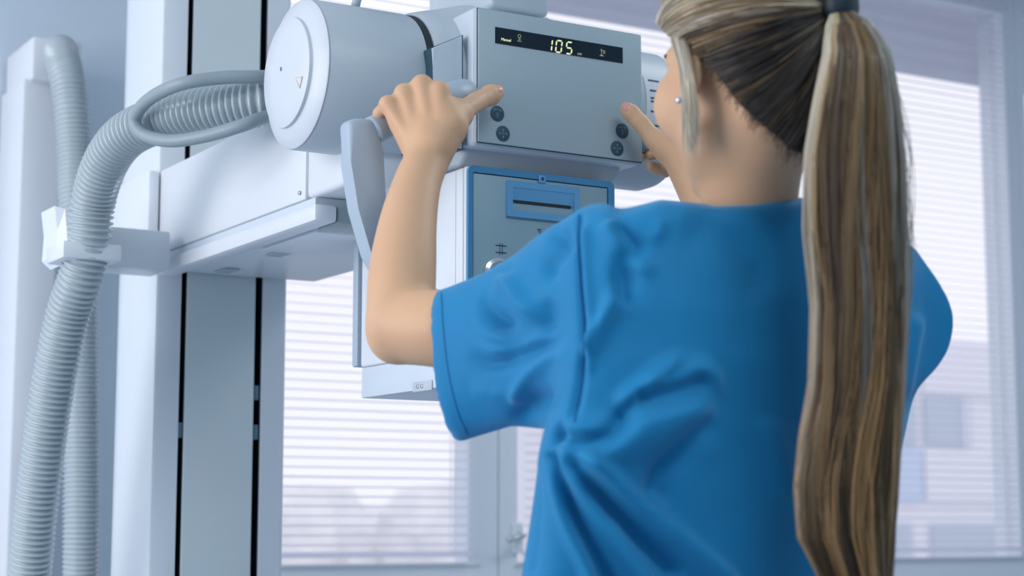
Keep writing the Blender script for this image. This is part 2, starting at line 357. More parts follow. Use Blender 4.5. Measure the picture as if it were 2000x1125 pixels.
# paper label on the right barrel
q0 = on(1264, 185, 1, 1.975)
b = bmesh.new(); X = q0[0]
def cyl(x, ang, r=.0994): return Vector((x, ty-r*math.cos(ang), tz+r*math.sin(ang)))
def curved(x0, x1, a0, a1, r, n=8):
    b = bmesh.new(); rows = [[b.verts.new(cyl(x, a0+(a1-a0)*k/n, rr)) for x in (x0, x1)] for rr in (r,) for k in range(n+1)]
    rin = [[b.verts.new(cyl(x, a0+(a1-a0)*k/n, r-.0004)) for x in (x0, x1)] for k in range(n+1)]
    for k in range(n):
        b.faces.new((rows[k][0], rows[k][1], rows[k+1][1], rows[k+1][0])); b.faces.new((rin[k][0], rin[k+1][0], rin[k+1][1], rin[k][1]))
    b.faces.new((rows[0][0], rin[0][0], rin[0][1], rows[0][1])); b.faces.new((rows[n][0], rows[n][1], rin[n][1], rin[n][0]))
    for j in (0, 1):
        for k in range(n): b.faces.new((rows[k][j], rows[k+1][j], rin[k+1][j], rin[k][j]))
    return b
lab = part('type_label', curved(1.395, 1.428, -.33, .42, .0998), M['label'], t, 'auto')
for aa, x0, x1 in ((.36, 1.402, 1.42), (.20, 1.402, 1.424), (.09, 1.402, 1.425), (.04, 1.402, 1.41), (-.10, 1.402, 1.425), (-.29, 1.398, 1.426)):
    part('printed_line', curved(x0, x1, aa-.012, aa+.012, .1003, 2), M['ink'], lab)
part('cable_gland', revolve([(.90, .036), (.93, .04), (.955, .04)], (0, 2.155, 1.675), 0, 40), M['tube'], t, 'auto') if False else None
part('top_lug', sweep([on(694, 12, 1, 2.07), on(700, -10, 1, 2.07), on(712, -40, 1, 2.07)], .006, 14), M['tube'], t, True)

# ================================================================== CONTROL BOX
k = thing('control_box', 'grey control box with a lit 105 display and dark round buttons', 'control panel', (1.235, 1.99, 1.602))
PX0, PX1, PZ0, PZ1, PY = 1.1055, 1.364, 1.6025, 1.7815, 1.937
part('housing', bx((PX0-.001, PY+.004, PZ0-.001), (PX1+.001, 2.10, PZ1+.002), .007, 4), M['greyside'], k, 'auto')
part('front_bezel', bx((PX0, PY+.0005, PZ0), (PX1, PY+.010, PZ1+.001), .004, 3), M['tube'], k, 'auto')
part('front_gap', bx((PX0+.0015, PY-.0002, PZ0+.0015), (PX1-.0015, PY+.0004, PZ1-.0010)), M['btn'], k)
fp = part('front_panel', bx((PX0+.0025, PY-.0025, PZ0+.0026), (PX1-.0025, PY+.0003, PZ1-.0018), .0008, 2), M['grey'], k, 'auto')
scp2 = [(903, 69), (874, 81), (843, 94), (846, 130), (847, 180), (843, 235), (834, 270), (846, 284), (903, 291)]
ctr2 = (880, 180); poly = [tuple(on(x, y, 1, 1.9545)[[0, 2]]) for x, y in scp2]; cxx = sum(p[0] for p in poly)/len(poly); czz = sum(p[1] for p in poly)/len(poly)
part('side_gap', prism([(cxx+(p[0]-cxx)*1.045, czz+(p[1]-czz)*1.014) for p in poly], 1, 1.9555, 1.975), M['btn'], k)
part('side_cover', prism(poly, 1, 1.9545, 1.978, .0015, 2), M['greyside'], k, 'auto')
PF = PY-.0026
def onp(px, py): q = on(px, py, 1, PF); return q[0], q[2]
d0 = onp(967, 53); d1 = onp(1216, 124)
dz1 = (d0[1]+onp(1216, 93)[1])/2; dz0 = (onp(967, 84)[1]+d1[1])/2
ds = part('display_window', bx((d0[0], PF-.0006, dz0), (d1[0], PF+.0002, dz1)), M['disp'], fp)
H = dz1-dz0; DF = PF-.0009
# seven segment digits
def seg_digit(segs, cx, cz, wd, h, th=.0021):
    b = bmesh.new(); S = {'a': ((-1, 1), (1, 1)), 'g': ((-1, 0), (1, 0)), 'd': ((-1, -1), (1, -1)), 'f': ((-1, 1), (-1, 0)), 'b': ((1, 1), (1, 0)), 'e': ((-1, 0), (-1, -1)), 'c': ((1, 0), (1, -1))}
    for s in segs:
        (x0, z0), (x1, z1) = S[s]
        p = Vector((x0*wd/2, 0, z0*h/2)); q = Vector((x1*wd/2, 0, z1*h/2)); d = (q-p).normalized(); nrm = Vector((d.z, 0, -d.x))
        p = p+d*.0006; q = q-d*.0006
        pts = [p, p+d*th*.5+nrm*th*.5, q-d*th*.5+nrm*th*.5, q, q-d*th*.5-nrm*th*.5, p+d*th*.5-nrm*th*.5]
        A = [b.verts.new((cx+v.x+v.z*.13, DF, cz+v.z)) for v in pts]; B = [b.verts.new((cx+v.x+v.z*.13, DF+.0004, cz+v.z)) for v in pts]
        b.faces.new(A); b.faces.new(B[::-1])
        for i in range(6): b.faces.new((A[i], A[(i+1) % 6], B[(i+1) % 6], B[i]))
    return b
for ch, px, py in (('bc', 1072, 88), ('abcdef', 1091, 91), ('afgcd', 1111, 94)):
    cx, cz = onp(px, py); part('digit', seg_digit(ch, cx, cz, .0085, .0158), M['led'], fp)
q = onp(978, 79); textmesh('Manual', .0052, M['led'], 'lettering', fp, (q[0], DF, q[1]), shear=.1)
q = onp(1127, 107); textmesh('cm', .0058, M['led2'], 'unit_lettering', fp, (q[0], DF, q[1]), shear=.1)
def ringm(cx, cz, r0, r1, n=24, y=DF, a0=0, a1=2*PI, thick=.0004):
    b = bmesh.new(); full = abs(a1-a0-2*PI) < 1e-6; m = n if full else n+1
    ro = [[b.verts.new((cx+r*math.cos(a0+(a1-a0)*i/n), yy, cz+r*math.sin(a0+(a1-a0)*i/n))) for i in range(m)] for r, yy in ((r1, y), (r0, y), (r0, y+thick), (r1, y+thick))]
    for i in range(n):
        j = (i+1) % m
        for A, B in zip(ro, ro[1:]+ro[:1]): b.faces.new((A[i], A[j], B[j], B[i]))
    if not full:
        b.faces.new([r[0] for r in ro]); b.faces.new([r[-1] for r in ro])
    return b
cx, cz = onp(1014, 73); s = .001
b = ringm(cx, cz+.0015, .0019, .0025, y=DF)
for zz in (-.0022, -.0036): bx((cx-.0016, DF, cz+zz), (cx+.0016, DF+.0004, cz+zz+.0005), bm=b)
bx((cx-.0032, DF, cz-.0056), (cx+.0032, DF+.0004, cz-.0049), bm=b)
part('patient_icon', b, M['led2'], fp)
cx, cz = onp(1176, 102)
b = ringm(cx+.0028, cz+.0010, .0010, .0016, y=DF); bx((cx-.0016, DF, cz-.0050), (cx-.0010, DF+.0004, cz+.0042), bm=b)
bx((cx-.0036, DF, cz+.0022), (cx+.0014, DF+.0004, cz+.0027), bm=b); bx((cx-.0045, DF, cz-.0056), (cx+.0022, DF+.0004, cz-.0049), bm=b)
bx((cx+.0014, DF, cz-.0018), (cx+.0042, DF+.0004, cz-.0012), bm=b); bx((cx-.003, DF, cz-.0046), (cx+.001, DF+.0004, cz-.004), bm=b)
part('stand_icon', b, M['led2'], fp)
for (px, py, kind) in ((971, 222, 'r'), (982, 261, 'x'), (1215, 256, 'r'), (1205, 290, 'x')):
    cx, cz = onp(px, py); rb = .0103
    bt = part('button', revolve([(0, rb-.0004), (.0009, rb), (.0012, rb-.0008), (.0012, 0)], (cx, PF+.0004, cz), (0, -1, 0), 40), M['btn'], fp, 'auto')
    yy = PF-.00105
    if kind == 'x':
        b = bx((cx-.0045, yy, cz-.0003), (cx+.0045, yy+.0003, cz+.0003)); bx((cx-.0003, yy, cz-.0045), (cx+.0003, yy+.0003, cz+.0045), bm=b)
        for dx, dz in ((1, 0), (-1, 0), (0, 1), (0, -1)):
            m = prism([(cx+dx*.0065, cz+dz*.0065), (cx+dx*.0038+dz*.0017, cz+dz*.0038+dx*.0017), (cx+dx*.0038-dz*.0017, cz+dz*.0038-dx*.0017)], 1, yy, yy+.0003); merge(b, m)
    else:
        b = ringm(cx, cz-.0006, .0013, .0019, y=yy); merge(b, ringm(cx, cz-.0044, .0009, .0014, y=yy)); merge(b, ringm(cx, cz+.0005, .0048, .0055, 16, yy, PI*.25, PI*.75))
        for sgn in (1, -1):
            merge(b, prism([(cx+sgn*.0060, cz+.0030), (cx+sgn*.0028, cz+.0040), (cx+sgn*.0042, cz+.0062)], 1, yy, yy+.0003))
    part('button_icon', b, M['icon'], bt)

part('top_cover', bx((1.150, 1.975, 1.798), (1.240, 2.15, 1.93), .006, 3), M['tube'], t, 'auto')
# handles: bars on each side of the box
def handle(label, pts, rr, sx, sy):
    h = thing('grab_handle', label, 'handle', tuple(pts[0]), 'grab handles beside the control box')
    Q = catmull(pts, 10); part('grip_bar', sweep(Q, rr, 24, sx, sy), M['handle'], h, True); return h
P3 = lambda px, py, y: on(px, py, 1, y)
hb = thing('grab_handle', 'grey bent grab handle under the left hand, left of the box', 'handle', tuple(P3(890, 178, 1.90)))
top = [P3(905, 180, 1.925), P3(893, 184, 1.905), P3(872, 190, 1.897), P3(820, 212, 1.895), P3(760, 240, 1.895), P3(727, 256, 1.895)]
part('grip_bar', sweep(catmull(top, 8), .0172, 28, 1.1, .98), M['handle'], hb, True)
# flat leg of the handle
legp = [(672, 238), (690, 232), (735, 236), (741, 300), (746, 400), (752, 470), (775, 520), (815, 560), (800, 610), (757, 585), (718, 500), (692, 410), (678, 320)]
poly = [(P3(x, y, 1.895)[0], P3(x, y, 1.895)[2]) for x, y in legp]
part('handle_leg', prism(poly, 1, 1.884, 1.912, .007, 4), M['handle'], hb, 'auto')
part('handle_foot', sweep([P3(790, 575, 1.898), (1.02, 1.93, 1.405), (1.0975, 2.0, 1.405)], .013, 20), M['handle'], hb, True)
hr = thing('grab_handle', 'blue grey grab handle at the right edge of the control box', 'handle', tuple(P3(1265, 290, 1.95)))
rp = [(1.3655, 1.962, 1.640), (1.376, 1.948, 1.639), (1.394, 1.942, 1.635), (1.45, 1.942, 1.622), (1.51, 1.942, 1.602)]
part('grip_bar', sweep(catmull(rp, 8), .0155, 28, 1.15, 1.1), M['handle'], hr, True)
part('handle_leg', prism([(1.495, 1.62), (1.535, 1.61), (1.52, 1.50), (1.46, 1.40), (1.435, 1.42), (1.485, 1.51)], 1, 1.932, 1.960, .007, 4), M['handle'], hr, 'auto')
part('handle_foot', sweep([(1.45, 1.946, 1.412), (1.40, 1.96, 1.405), (1.3275, 1.99, 1.405)], .013, 20), M['handle'], hr, True)

# ================================================================== COLLIMATOR
k = thing('collimator', 'white collimator box with blue trim below the control box', 'collimator', (1.213, 2.1, 1.30))
CX0, CX1, CZ1, CY = 1.1005, 1.3265, 1.577, 1.950
part('body', bx((CX0, CY+.012, 1.341), (CX1, 2.252, CZ1-.001), .004, 3), M['white'], k, 'auto')
part('front_rim', bx((CX0+.0005, CY+.004, 1.341), (CX1-.0005, CY+.011, CZ1-.0005), .003, 2), M['white'], k, 'auto')
# blue frame as four mitred bars around the inset face
FXa, FXb, FZa, FZb = 1.1090, 1.3165, 1.352, 1.5685
def frame_bm(x0, x1, z0, z1, ix0, ix1, iz0, iz1, y0, y1, bev=.0012):
    b = bx((x0, y0, iz1), (x1, y1, z1), bev); bx((x0, y0, z0), (x1, y1, iz0), bev, bm=b); bx((x0, y0, iz0-.001), (ix0, y1, iz1+.001), bev, bm=b); bx((ix1, y0, iz0-.001), (x1, y1, iz1+.001), bev, bm=b); return b
def rframe(x0, x1, z0, z1, ix0, ix1, iz0, iz1, y0, y1, r=.008, n=5):
    b = bmesh.new()
    def loop(a0, a1, c0, c1, rr):
        out = []
        for (cx, cz, s) in ((a1-rr, c1-rr, 0), (a0+rr, c1-rr, 1), (a0+rr, c0+rr, 2), (a1-rr, c0+rr, 3)):
            for i in range(n+1):
                an = PI/2*(s+i/n); out.append((cx+rr*math.cos(an), cz+rr*math.sin(an)))
        return out
    Lo = loop(x0, x1, z0, z1, r); Li = loop(ix0, ix1, iz0, iz1, r*.25); m = len(Lo)
    R4 = [[b.verts.new((p[0], yy, p[1])) for p in LL] for LL, yy in ((Lo, y1), (Lo, y0), (Li, y0), (Li, y1))]
    for i in range(m):
        j = (i+1) % m
        for A, B in zip(R4, R4[1:]+R4[:1]): b.faces.new((A[i], A[j], B[j], B[i]))
    return b
part('blue_frame', rframe(CX0+.002, CX1, 1.342, CZ1, FXa, FXb, FZa, FZb, CY, CY+.0045), M['blue'], k, 'auto')
part('face_gap', bx((FXa-.0005, CY+.0035, FZa-.0005), (FXb+.0005, CY+.0039, FZb+.0005)), M['ink'], k)
cf = part('face_plate', bx((FXa+.0012, CY+.0008, FZa+.0012), (FXb-.0012, CY+.0033, FZb-.0012), .0006), M['teal'], k, 'auto')
sx0, sx1, sz0, sz1 = 1.1580, 1.2690, 1.5155, 1.5625
part('slot_frame', rframe(sx0, sx1, sz0, sz1, sx0+.0085, sx1-.0085, sz0+.0085, sz1-.0085, CY-.0035, CY+.0008, .002, 2), M['bluel'], k, 'auto')
part('slot_recess_top', prism([(CY+.0006, sz1-.0083), (CY-.0028, sz1-.0083), (CY-.0002, sz0+.021), (CY+.0006, sz0+.021)], 0, sx0+.0085, sx1-.0085), M['bluel'], k)
part('slot_recess_lower', bx((sx0+.0085, CY+.0000, sz0+.0085), (sx1-.0085, CY+.0007, sz0+.019)), M['teal'], k)
part('dark_slit', bx((sx0+.0085, CY-.0009, sz0+.0185), (sx1-.0125, CY+.0005, sz0+.0225)), M['black'], k)
q = on(1058, 350, 1, CY)
cp = part('clip', bx((q[0]-.0055, CY-.0022, q[2]-.006), (q[0]+.0055, CY-.0003, q[2]+.005), .001), M['bluel'], k, 'auto')
part('clip_screw', revolve([(0, .0024), (.0008, .0020), (.0008, 0)], (q[0], CY-.0022, q[2]), (0, -1, 0), 16), M['ink'], cp)
part('clip_foot', bx((q[0]-.0065, CY-.0010, q[2]-.0085), (q[0]+.0065, CY+.0004, q[2]-.0062)), M['ink'], k)
FY = CY+.0002
q = on(979, 486, 1, CY)
b = bx((q[0]-.008, FY, q[2]+.0035), (q[0]+.008, FY+.0008, q[2]+.0048)); bx((q[0]-.008, FY, q[2]-.0055), (q[0]+.008, FY+.0008, q[2]-.0042), bm=b)
for dx in (-.0022, .0016): bx((q[0]+dx, FY, q[2]-.008), (q[0]+dx+.0006, FY+.0008, q[2]+.0075), bm=b)
part('shutter_icon', b, M['ink'], k)
q = on(1058, 458, 1, CY); b = ringm(q[0], q[2], .0034, .0042, 20, FY)
for (x0, z0, x1, z1) in ((-.006, .006, .006, -.003), (-.005, -.004, .006, .007), (-.006, -.0055, .006, -.0055), (0, -.007, 0, -.013), (-.003, -.0105, 0, -.0135), (.003, -.0105, 0, -.0135), (-.0055, .0065, .0005, .0065)):
    merge(b, sweep([(q[0]+x0, FY+.0004, q[2]+z0), (q[0]+(x0+x1)/2, FY+.0004, q[2]+(z0+z1)/2), (q[0]+x1, FY+.0004, q[2]+z1)], .0005, 6))
part('lamp_icon', b, M['ink'], k)
for px, py in ((972, 527), (1090, 545)):
    q = on(px, py, 1, CY); kb = revolve([(0, .021), (.004, .021), (.006, .0165), (.018, .0150), (.020, .013), (.020, 0)], (q[0], CY+.001, q[2]-.006), (0, -1, 0), 40)
    part('knob', kb, M['chrome'], k, 'auto')
part('lower_rail', bx((CX0+.001, 2.0, 1.298), (CX1-.001, 2.250, 1.3405), .002), M['greyside'], k, 'auto')
rc = part('rail_catch', bx((CX0-.0010, 2.04, 1.296), (CX0+.0008, 2.093, 1.309), .0008), M['tube'], k, 'auto')
for y in (2.066, 2.078): part('rivet', revolve([(0, .003), (.0012, .0024), (.0012, 0)], (CX0-.001, y, 1.3025), (-1, 0, 0), 14), M['metal'], rc, True)
part('rear_plate', bx((1.098, 2.258, 1.343), (1.32, 2.275, 1.524), .003), M['handle'], k, 'auto')
part('side_seam', bx((CX0-.0003, 1.9785, 1.342), (CX0+.0001, 1.9795, 1.573)), M['handle'], k)
part('top_vent', bx((1.098, 2.13, 1.547), (1.1004, 2.18, 1.552)), M['black'], k)

# ================================================================== HOSES
h = thing('corrugated_hose', 'thick grey corrugated hose curving from the tube head over a bracket', 'hose', tuple(at(175, 470, 2.68)))
P = [at(570, 200, 2.50), at(520, 200, 2.475), at(450, 209, 2.485), (at(370, 220, 2.515)), at(300, 238, 2.56), at(243, 268, 2.60), at(205, 320, 2.64), at(183, 390, 2.67), at(174, 470, 2.68), at(157, 540, 2.69), at(131, 620, 2.71), at(106, 740, 2.73), at(82, 900, 2.75), at(64, 1060, 2.77), at(54, 1250, 2.80), at(60, 1600, 2.85), at(120, 1900, 2.95), at(250, 1960, 3.0)]
part('hose_tube', corrugated(P, .0335, .0094, .0066), M['hose'], h, True)
h = thing('smooth_cable', 'smooth grey cable looping around the corrugated hose beside the cap', 'cable', tuple(at(262, 225, 2.5)))
P = [at(560, 148, 2.46), at(505, 150, 2.44), at(430, 152, 2.43), at(350, 165, 2.43), at(290, 195, 2.48), at(264, 232, 2.51), at(280, 262, 2.50), at(330, 275, 2.47), at(400, 266, 2.44), at(470, 246, 2.42), at(515, 230, 2.43), at(570, 218, 2.45)]
Q, s_ = resample(catmull(P, 16), .006); part('cable_jacket', sweep(Q, .0092, 20), M['cable'], h, True)
# bracket clipping the hose to the carriage
hb2 = thing('hose_bracket', 'white bracket clamping the corrugated hose beside the column', 'bracket', tuple(at(170, 500, 2.69)))
ctr = at(165, 497, 2.69)
b = bx((ctr[0]-.045, ctr[1]-.040, ctr[2]-.013), (ctr[0]+.045, ctr[1]+.045, ctr[2]+.013), .004, 2)
part('clamp_block', b, M['white'], hb2, 'auto')
pf = [at(107, 402, 2.70), at(127, 408, 2.70), at(132, 470, 2.69), at(125, 516, 2.69), at(108, 500, 2.70), at(112, 450, 2.70)]
b = bmesh.new(); A = [b.verts.new(p) for p in pf]; B = [b.verts.new(p+np.array([.0, .07, 0])) for p in pf]; n = len(pf)
b.faces.new(A); b.faces.new(B[::-1])
for i in range(n): b.faces.new((A[i], A[(i+1) % n], B[(i+1) % n], B[i]))
part('side_flange', b, M['white'], hb2)
part('mounting_arm', bx((ctr[0]+.03, ctr[1]+.02, ctr[2]-.012), (.9570, ctr[1]+.10, ctr[2]+.05), .004), M['white'], hb2, 'auto')

# wall bucky stand at far left
k = thing('wall_stand', 'slim white wall stand with a box on top at far left', 'stand', (.98, 3.45, 0))
part('stand_post', bx((.936, 3.42, 0), (1.012, 3.585, 1.990), .006), M['white'], k, 'auto')
part('top_box', bx((.946, 3.40, 1.985), (1.045, 3.59, 2.072), .006), M['white'], k, 'auto')
h = thing('corrugated_hose', 'pale corrugated hose hanging from the wall stand box', 'hose', tuple(at(110, 100, 3.4)))
P = [(1.005, 3.405, 2.045), at(118, 103, 3.36), at(128, 140, 3.30), at(138, 200, 3.28), at(146, 300, 3.27), at(148, 400, 3.25), at(154, 550, 3.22), at(157, 700, 3.20), at(159, 900, 3.18), at(158, 1125, 3.16), at(158, 1500, 3.2), at(160, 1900, 3.3)]
part('hose_tube', corrugated(P, .0325, .0088, .0048), M['hose'], h, True)

# ================================================================== PERSON
class Field:
    """a signed distance grid that primitives are blended into; meshed with OpenVDB"""
    def __init__(s, lo, hi, h):
        s.lo = np.array(lo, float); s.h = h; s.n = np.ceil((np.array(hi)-s.lo)/h).astype(int)+1
        s.g = np.full(s.n, .08, np.float32)
    def pts(s, sl=None):
        i = [np.arange(s.n[a]) if sl is None else np.arange(sl[a].start, sl[a].stop) for a in range(3)]
        return [(s.lo[a]+s.h*i[a]).astype(np.float32) for a in range(3)]
    def sub(s, lo, hi):
        a = np.clip(np.floor((np.array(lo)-s.lo)/s.h).astype(int), 0, s.n-1); b = np.clip(np.ceil((np.array(hi)-s.lo)/s.h).astype(int)+1, 1, s.n)
        return tuple(slice(int(x), int(y)) for x, y in zip(a, b))
    def blend(s, sl, d, k, subtract=False):
        a = s.g[sl]; 
        if subtract: d = -d; a_ = -a
        else: a_ = a
        if k > 0:
            if subtract:
                hh = np.clip(.5-.5*(d-a)/k*-1*-1, 0, 1)
                h2 = np.clip(.5+.5*(d-a)/k, 0, 1); r = a*(1-h2)+d*h2+k*h2*(1-h2)
            else:
                h2 = np.clip(.5+.5*(a-d)/k, 0, 1); r = a*(1-h2)+d*h2-k*h2*(1-h2)
        else: r = np.maximum(a, d) if subtract else np.minimum(a, d)
        s.g[sl] = r
    def cap(s, p, q, r0, r1, k=.008):
        p = np.array(p, float); q = np.array(q, float); m = max(r0, r1)+k*1.5+3*s.h+.01
        sl = s.sub(np.minimum(p, q)-m, np.maximum(p, q)+m); X, Y, Z = s.pts(sl)
        d = q-p; L2 = d@d
        gx = X[:, None, None]-p[0]; gy = Y[None, :, None]-p[1]; gz = Z[None, None, :]-p[2]
        t = np.clip((gx*d[0]+gy*d[1]+gz*d[2])/L2, 0, 1)
        dist = np.sqrt((gx-t*d[0])**2+(gy-t*d[1])**2+(gz-t*d[2])**2)-(r0+(r1-r0)*t)
        s.blend(sl, dist.astype(np.float32), k)
    def chain(s, P, R, k=.008):
        for i in range(len(P)-1): s.cap(P[i], P[i+1], R[i], R[i+1], k)
    def tube(s, P, R, k=.01, n=6):
        Q = catmull([(*p, r) for p, r in zip(P, R)], n); m = max(R)+k*1.5+3*s.h+.01
        sl = s.sub(Q[:, :3].min(0)-m, Q[:, :3].max(0)+m); X, Y, Z = s.pts(sl); best = None
        for a, b in zip(Q, Q[1:]):
            d = b[:3]-a[:3]; L2 = d@d; gx = X[:, None, None]-a[0]; gy = Y[None, :, None]-a[1]; gz = Z[None, None, :]-a[2]
            t = np.clip((gx*d[0]+gy*d[1]+gz*d[2])/L2, 0, 1); q = np.sqrt((gx-t*d[0])**2+(gy-t*d[1])**2+(gz-t*d[2])**2)-(a[3]+(b[3]-a[3])*t)
            best = q if best is None else np.minimum(best, q)
        s.blend(sl, best.astype(np.float32), k)
    def ell(s, c, r, B=np.eye(3), k=.008, subtract=False):
        c = np.array(c, float); r = np.array(r, float); m = r.max()+k*1.5+3*s.h+.01
        sl = s.sub(c-m, c+m); X, Y, Z = s.pts(sl)
        gx = X[:, None, None]-c[0]; gy = Y[None, :, None]-c[1]; gz = Z[None, None, :]-c[2]
        q = [(gx*B[i][0]+gy*B[i][1]+gz*B[i][2]) for i in range(3)]
        k0 = np.sqrt(sum((q[i]/r[i])**2 for i in range(3))); k1 = np.sqrt(sum((q[i]/r[i]**2)**2 for i in range(3)))+1e-9
        s.blend(sl, (k0*(k0-1)/k1).astype(np.float32), k, subtract)
    def mesh(s, relax=2):
        g = vdb.FloatGrid(.08); g.copyFromArray(np.ascontiguousarray(s.g)); P, T, Q = g.convertToPolygons(0.0, 0.0)
        P = s.lo+np.array(P)*s.h; return P, [tuple(f) for f in np.array(Q).tolist()]+[tuple(f) for f in np.array(T).tolist()]
def relax(P, F, n, lam=.5):
    E_ = np.array([(f[i], f[(i+1) % len(f)]) for f in F for i in range(len(f))]); E_ = np.vstack([E_, E_[:, ::-1]])
    cnt = np.bincount(E_[:, 0], minlength=len(P))[:, None]+1e-9
    for _ in range(n):
        S = np.stack([np.bincount(E_[:, 0], P[E_[:, 1], a], len(P)) for a in range(3)], 1); P = P+lam*(S/cnt-P)
    return P
def normals(P, F):
    q = np.array([f if len(f) == 4 else (*f, f[2]) for f in F]); n = np.cross(P[q[:, 2]]-P[q[:, 0]], P[q[:, 3]]-P[q[:, 1]])
    t = q[:, 2] == q[:, 3]
    n[t] = np.cross(P[q[t, 1]]-P[q[t, 0]], P[q[t, 2]]-P[q[t, 0]])
    N = np.zeros_like(P)
    for j in range(4):
        for a in range(3): N[:, a] += np.bincount(q[:, j], n[:, a], len(P))
    return N/(np.linalg.norm(N, axis=1)[:, None]+1e-12)
def meshpart(name, P, F, mat, parent):
    me = bpy.data.meshes.new(name); me.from_pydata(P.tolist(), [], F); 
    b = bmesh.new(); b.from_mesh(me); bmesh.ops.recalc_face_normals(b, faces=b.faces); b.to_mesh(me); b.free()
    return link(name, me, mat, parent, True)

ground = at(1450, 1030, 1.82); person = thing('person', 'person in blue scrub top seen from behind, blond ponytail, both hands on the device', 'person', (float(ground[0]), float(ground[1]), 0))

# ---- head frame
HC = at(1462, 118, 1.79); hy = math.radians(30)
hf = FH*math.cos(hy)-RT*math.sin(hy); hr_ = RT*math.cos(hy)+FH*math.sin(hy); hz = np.array([0, 0, 1.0])
tl_ = math.radians(-4); hf, hz = hf*math.cos(tl_)-hz*math.sin(tl_)*-1, hz*math.cos(tl_)-hf*math.sin(tl_)   # slight nod
BH = [hr_, hf, hz]
def hp(s, f, z): return HC+hr_*s+hf*f+hz*z

# ---- body: head, neck, torso core, both arms and hands in one surface
body = Field([.80, 1.12, 1.16], [1.56, 2.10, 1.72], .002)
def build_head(B):
    B.ell(hp(0, -.012, .018), (.074, .092, .082), BH, 0)
    B.ell(hp(0, .030, -.045), (.061, .062, .076), BH, .03)
    B.cap(hp(-.040, .022, -.078), hp(-.006, .072, -.106), .022, .017, .02); B.cap(hp(.040, .022, -.078), hp(.006, .072, -.106), .022, .017, .02)
    for s in (-1, 1):
        B.ell(hp(s*.045, .052, -.038), (.029, .032, .034), BH, .02)
        B.ell(hp(s*.0755, -.004, -.022), (.007, .018, .030), BH, .006)
        B.ell(hp(s*.031, .096, -.002), (.015, .012, .010), BH, .008, True)
    B.cap(hp(-.032, .074, .020), hp(.032, .074, .020), .014, .014, .012)
    B.cap(hp(0, .088, .0), hp(0, .108, -.034), .006, .011, .008); B.cap(hp(-.011, .096, -.040), hp(.011, .096, -.040), .007, .007, .005)
    B.ell(hp(0, .088, -.066), (.022, .010, .011), BH, .006)
    B.cap(hp(0, -.030, -.055), at(1470, 330, 1.80), .052, .047, .02)
build_head(body)
body.cap(at(1466, 300, 1.805), at(1468, 470, 1.81), .0455, .048, .012)
SHL, ELL_, WRL = at(1190, 610, 1.775), at(781, 636, 1.935), at(838, 300, 2.105)
body.tube([at(1300, 620, 1.80), SHL, at(1000, 645, 1.86), at(860, 642, 1.907), ELL_+np.array([.004, 0, .0])], [.040, .041, .041, .0415, .038], .015)
body.cap(at(767, 668, 1.94), at(790, 655, 1.94), .017, .028, .02)
body.tube([at(783, 640, 1.942), at(783, 590, 1.957), at(787, 520, 1.982), at(798, 430, 2.025), at(816, 355, 2.07), WRL, at(836, 270, 2.11)], [.0355, .0375, .0370, .0322, .0275, .0262, .0255], .012)
# torso core (under the top) and right arm
for (px, py, d, r) in ((1470, 640, 1.83, .055), (1460, 760, 1.83, .055)): body.cap(at(px-140, py, d-.05), at(px+140, py, d+.05), r, r, .02)
body.cap(at(1468, 470, 1.815), at(1468, 640, 1.83), .045, .05, .01)
SHR, ELR, WRR = at(1725, 610, 1.90), at(1500, 680, 2.12), at(1332, 300, 2.335)
body.chain([at(1620, 620, 1.87), SHR, ELR], [.035, .036, .034], .01)
body.chain([ELR, at(1440, 520, 2.20), WRR], [.038, .036, .024], .015)
def hand_left(B):
    W = WRL
    mcp = [at(858, 178, 2.125), at(824, 166, 2.13), at(789, 182, 2.13), at(757, 204, 2.125)]
    # palm
    base = [at(862, 280, 2.10), at(842, 285, 2.10), at(822, 288, 2.105), at(806, 284, 2.11)]
    for m, b_, r in zip(mcp, base, (.0105, .0105, .0098, .0092)): B.cap(b_, m, .0135, r, .012)
    for m, b_ in zip(mcp, base): B.cap(b_+FW*.012, m*.5+b_*.5+FW*.014, .012, .012, .012)
    for m, b_ in zip(mcp, base): B.cap(b_*.75+m*.25-FW*.0115, m-FW*.0065, .0030, .0045, .006)
    for m, r in zip(mcp, (.0118, .0124, .0112, .0100)): B.ell(m, (r, r, r), k=.006)
    # fingers over the bar and round behind it
    for i, (m, L) in enumerate(zip(mcp, ((.040, .024, .016), (.043, .026, .016), (.039, .024, .015), (.030, .017, .012)))):
        r = (.0090, .0092, .0086, .0076)[i]
        side = RT*(.12 if i == 0 else (0, -.0, -.14, -.42)[i])
        a = m; d1 = (FW*.92-UPV*.28+side); d1 /= np.linalg.norm(d1)
        b1 = a+d1*L[0]; d2 = (FW*.12-UPV*.98+side*.3); d2 /= np.linalg.norm(d2); c1 = b1+d2*L[1]
        d3 = (-FW*.45-UPV*.55+RT*.35); d3 /= np.linalg.norm(d3); e1 = c1+d3*L[2]
        B.chain([a, b1, c1, e1], [r*1.12, r, r*.92, r*.78], .0025)
    # thumb along the bar onto the face of the box
    B.chain([at(850, 285, 2.10), at(878, 248, 2.115), at(896, 222, 2.145)], [.019, .0185, .0150], .014)
    B.chain([at(896, 222, 2.145), at(929, 200, 2.215), at(958, 186, 2.245), at(970, 180, 2.252)], [.0138, .0120, .0128, .0098], .005)
    B.cap(at(868, 215, 2.125), at(896, 222, 2.145), .011, .012, .018)
